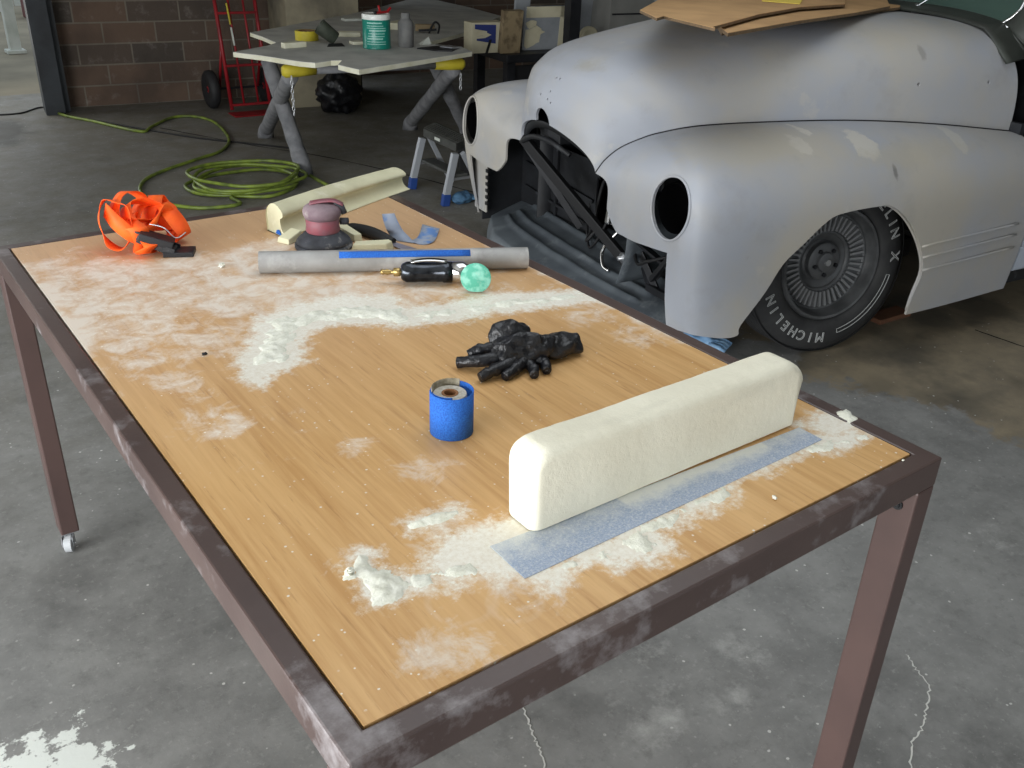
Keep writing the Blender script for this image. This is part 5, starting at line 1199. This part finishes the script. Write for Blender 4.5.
slab_on('grey_board', (514, -6), (526, 56), VB - .14, .03, 'greysheet', 'narrow pale grey board standing behind the flaking panel', 'board', 4)
slab_on('grey_board', (571, -6), (594, 56), VB - .20, .03, 'greysheet', 'grey board standing right of the dark post', 'board', 5)
M['cab'] = mat('grey_cabinet', (132, 132, 128), .6, .1, (118, 118, 114), 3)
def cab_parts(e, K, w_, h_, th, dz):
    for z in (.30, .62):
        mb = MB(); mb.box((0, th / 2 + .004, h_ * z), (w_ - .04, .008, .012)); mb.build('seam', M['blacksteel'], e)
    mb = MB(); mb.box((-w_ * .25, th / 2 + .006, h_ * .82), (.16, .012, .12)); mb.build('vent', M['greysheet'], e)
slab_on('grey_cabinet', (601, -8), (662, 56), VB - .05, .30, 'cab', 'grey sheet metal cabinet behind the bonnet, right of the dark post', 'cabinet', 0, 0, cab_parts)
# round cream object
P = onv(587, 40, VB + .12); mb = MB(); K = Matrix.Rotation(R(90), 3, 'X')
mb.lathe([(0, -.03), (.07, -.03), (.085, -.015), (.085, .02), (.07, .035), (0, .04)], 28, (0, 0, .087), K); mb.box((0, 0, .004), (.10, .09, .008))
o = mb.build('round_disc', M['creamsheet'], bev=.003); smooth_angle(o, 40); o.location = cw(P.x, VB + .14, zt2 + .001); o.rotation_euler.z = TH; tag(o, 'round cream disc standing on the bench just right of the dark post', 'disc')
a = onv(568, 43, VB + .33); po = MB(); po.box((0, 0, H / 2), (.09, .09, H)); po.box((0, 0, .01), (.16, .16, .02)); po.box((0, 0, H - .01), (.16, .16, .02)); o = po.build('steel_post', M['blacksteel']); o.location = cw(a.x, VB + .37, 0); o.rotation_euler.z = TH; tag(o, 'dark square steel post rising in front of the bench behind the car', 'post')
# tyres / dark clutter below the bench
for k, (u_, v_) in enumerate(((-.55, -2.65), (-.55, -3.1))):
    o = MB().lathe([(.16, 0), (.24, -.01), (.30, .0), (.32, .03), (.32, .15), (.30, .18), (.24, .19), (.16, .18), (.17, .09)], 36, close=True).build('spare_tyre', M['rubber'], smooth=True); o.location = cw(u_ if k == 0 else -1.1, v_ if k == 0 else -3.4, .012 if k == 0 else .198)
    tag(o, ('black tyre lying flat on the floor behind the far fender' if k == 0 else 'black tyre lying on the lower shelf of the steel bench'), 'tyre')
# ------------------------------------------------------------------ cardboard on the bonnet
M['card'] = mat('brown_cardboard', (188, 150, 104), .85, 0, (170, 134, 92), 5)
M['cardedge'] = mat('cardboard_edge', (120, 98, 72), .9, 0, (90, 74, 54), 90)
def hz_at(u, v):
    b = 9e9; bz = 0
    for s in range(0, 60):
        for w_ in range(0, 41):
            p = hood_pt(s / 59, w_ / 20 - 1); q_ = (p.x - u) ** 2 + (p.y - v) ** 2
            if q_ < b: b = q_; bz = p.z
    return bz
def sheet(px, z, th, label, tilt=(0, 0)):
    P = [at(x, y, z) for x, y in px]; c = sum(P, Vector()) / len(P)
    e = empty('cardboard_sheet', c, 0, label, 'cardboard', 'cardboard sheets stacked on the bonnet')
    mb = MB(); n_ = len(P)
    def zz(p): return tilt[0] * (p.x - c.x) + tilt[1] * (p.y - c.y)
    vs = [Vector((p.x - c.x, p.y - c.y, zz(p) - th)) for p in P] + [Vector((p.x - c.x, p.y - c.y, zz(p) - .001)) for p in P]
    mb.add(vs, [tuple(range(n_))[::-1], tuple(range(n_, 2 * n_))] + [(i, (i + 1) % n_, n_ + (i + 1) % n_, n_ + i) for i in range(n_)]); mb.build('corrugated_core', M['cardedge'], e)
    vs = [v_ + Vector((0, 0, th)) for v_ in vs[:n_]] + [v_ + Vector((0, 0, .0015)) for v_ in vs[n_:]]
    MB().add([Vector((v_.x, v_.y, v_.z - .001)) for v_ in vs[:n_]] + vs[n_:], [tuple(range(n_))[::-1], tuple(range(n_, 2 * n_))] + [(i, (i + 1) % n_, n_ + (i + 1) % n_, n_ + i) for i in range(n_)]).build('brown_face', M['card'], e)
    return e
sheet([(722, 32), (760, 25), (790, 19), (852, 13), (900, 7), (900, -12), (840, -16), (720, -8), (715, 20)], 1.352, .012, 'lowest brown cardboard sheet on the bonnet')
sheet([(728, 33), (800, 20.5), (856, 12.5), (890, 6), (880, -14), (780, -18), (720, -6), (716, 24)], 1.366, .012, 'second brown cardboard sheet from the bottom of the stack')
sheet([(640, 10), (657, 18), (664, 16), (715, 28), (712, 27), (760, 14), (800, 7), (845, 4), (845, -20), (740, -24), (690, -10), (662, -2)], 1.385, .010, 'topmost torn brown cardboard sheet reaching out over the nose')
M['yellowpaper'] = mat('yellow_paper', (226, 200, 90), .7)
P = [at(x, y, 1.3925) for x, y in ((762, 0), (800, 3), (806, -6), (765, -9))]
mb = MB(); mb.prism([(p.x, p.y) for p in P], 1.3872, 1.3895); tag(mb.build('yellow_note', M['yellowpaper']), 'bit of yellow paper lying on the topmost cardboard', 'paper')
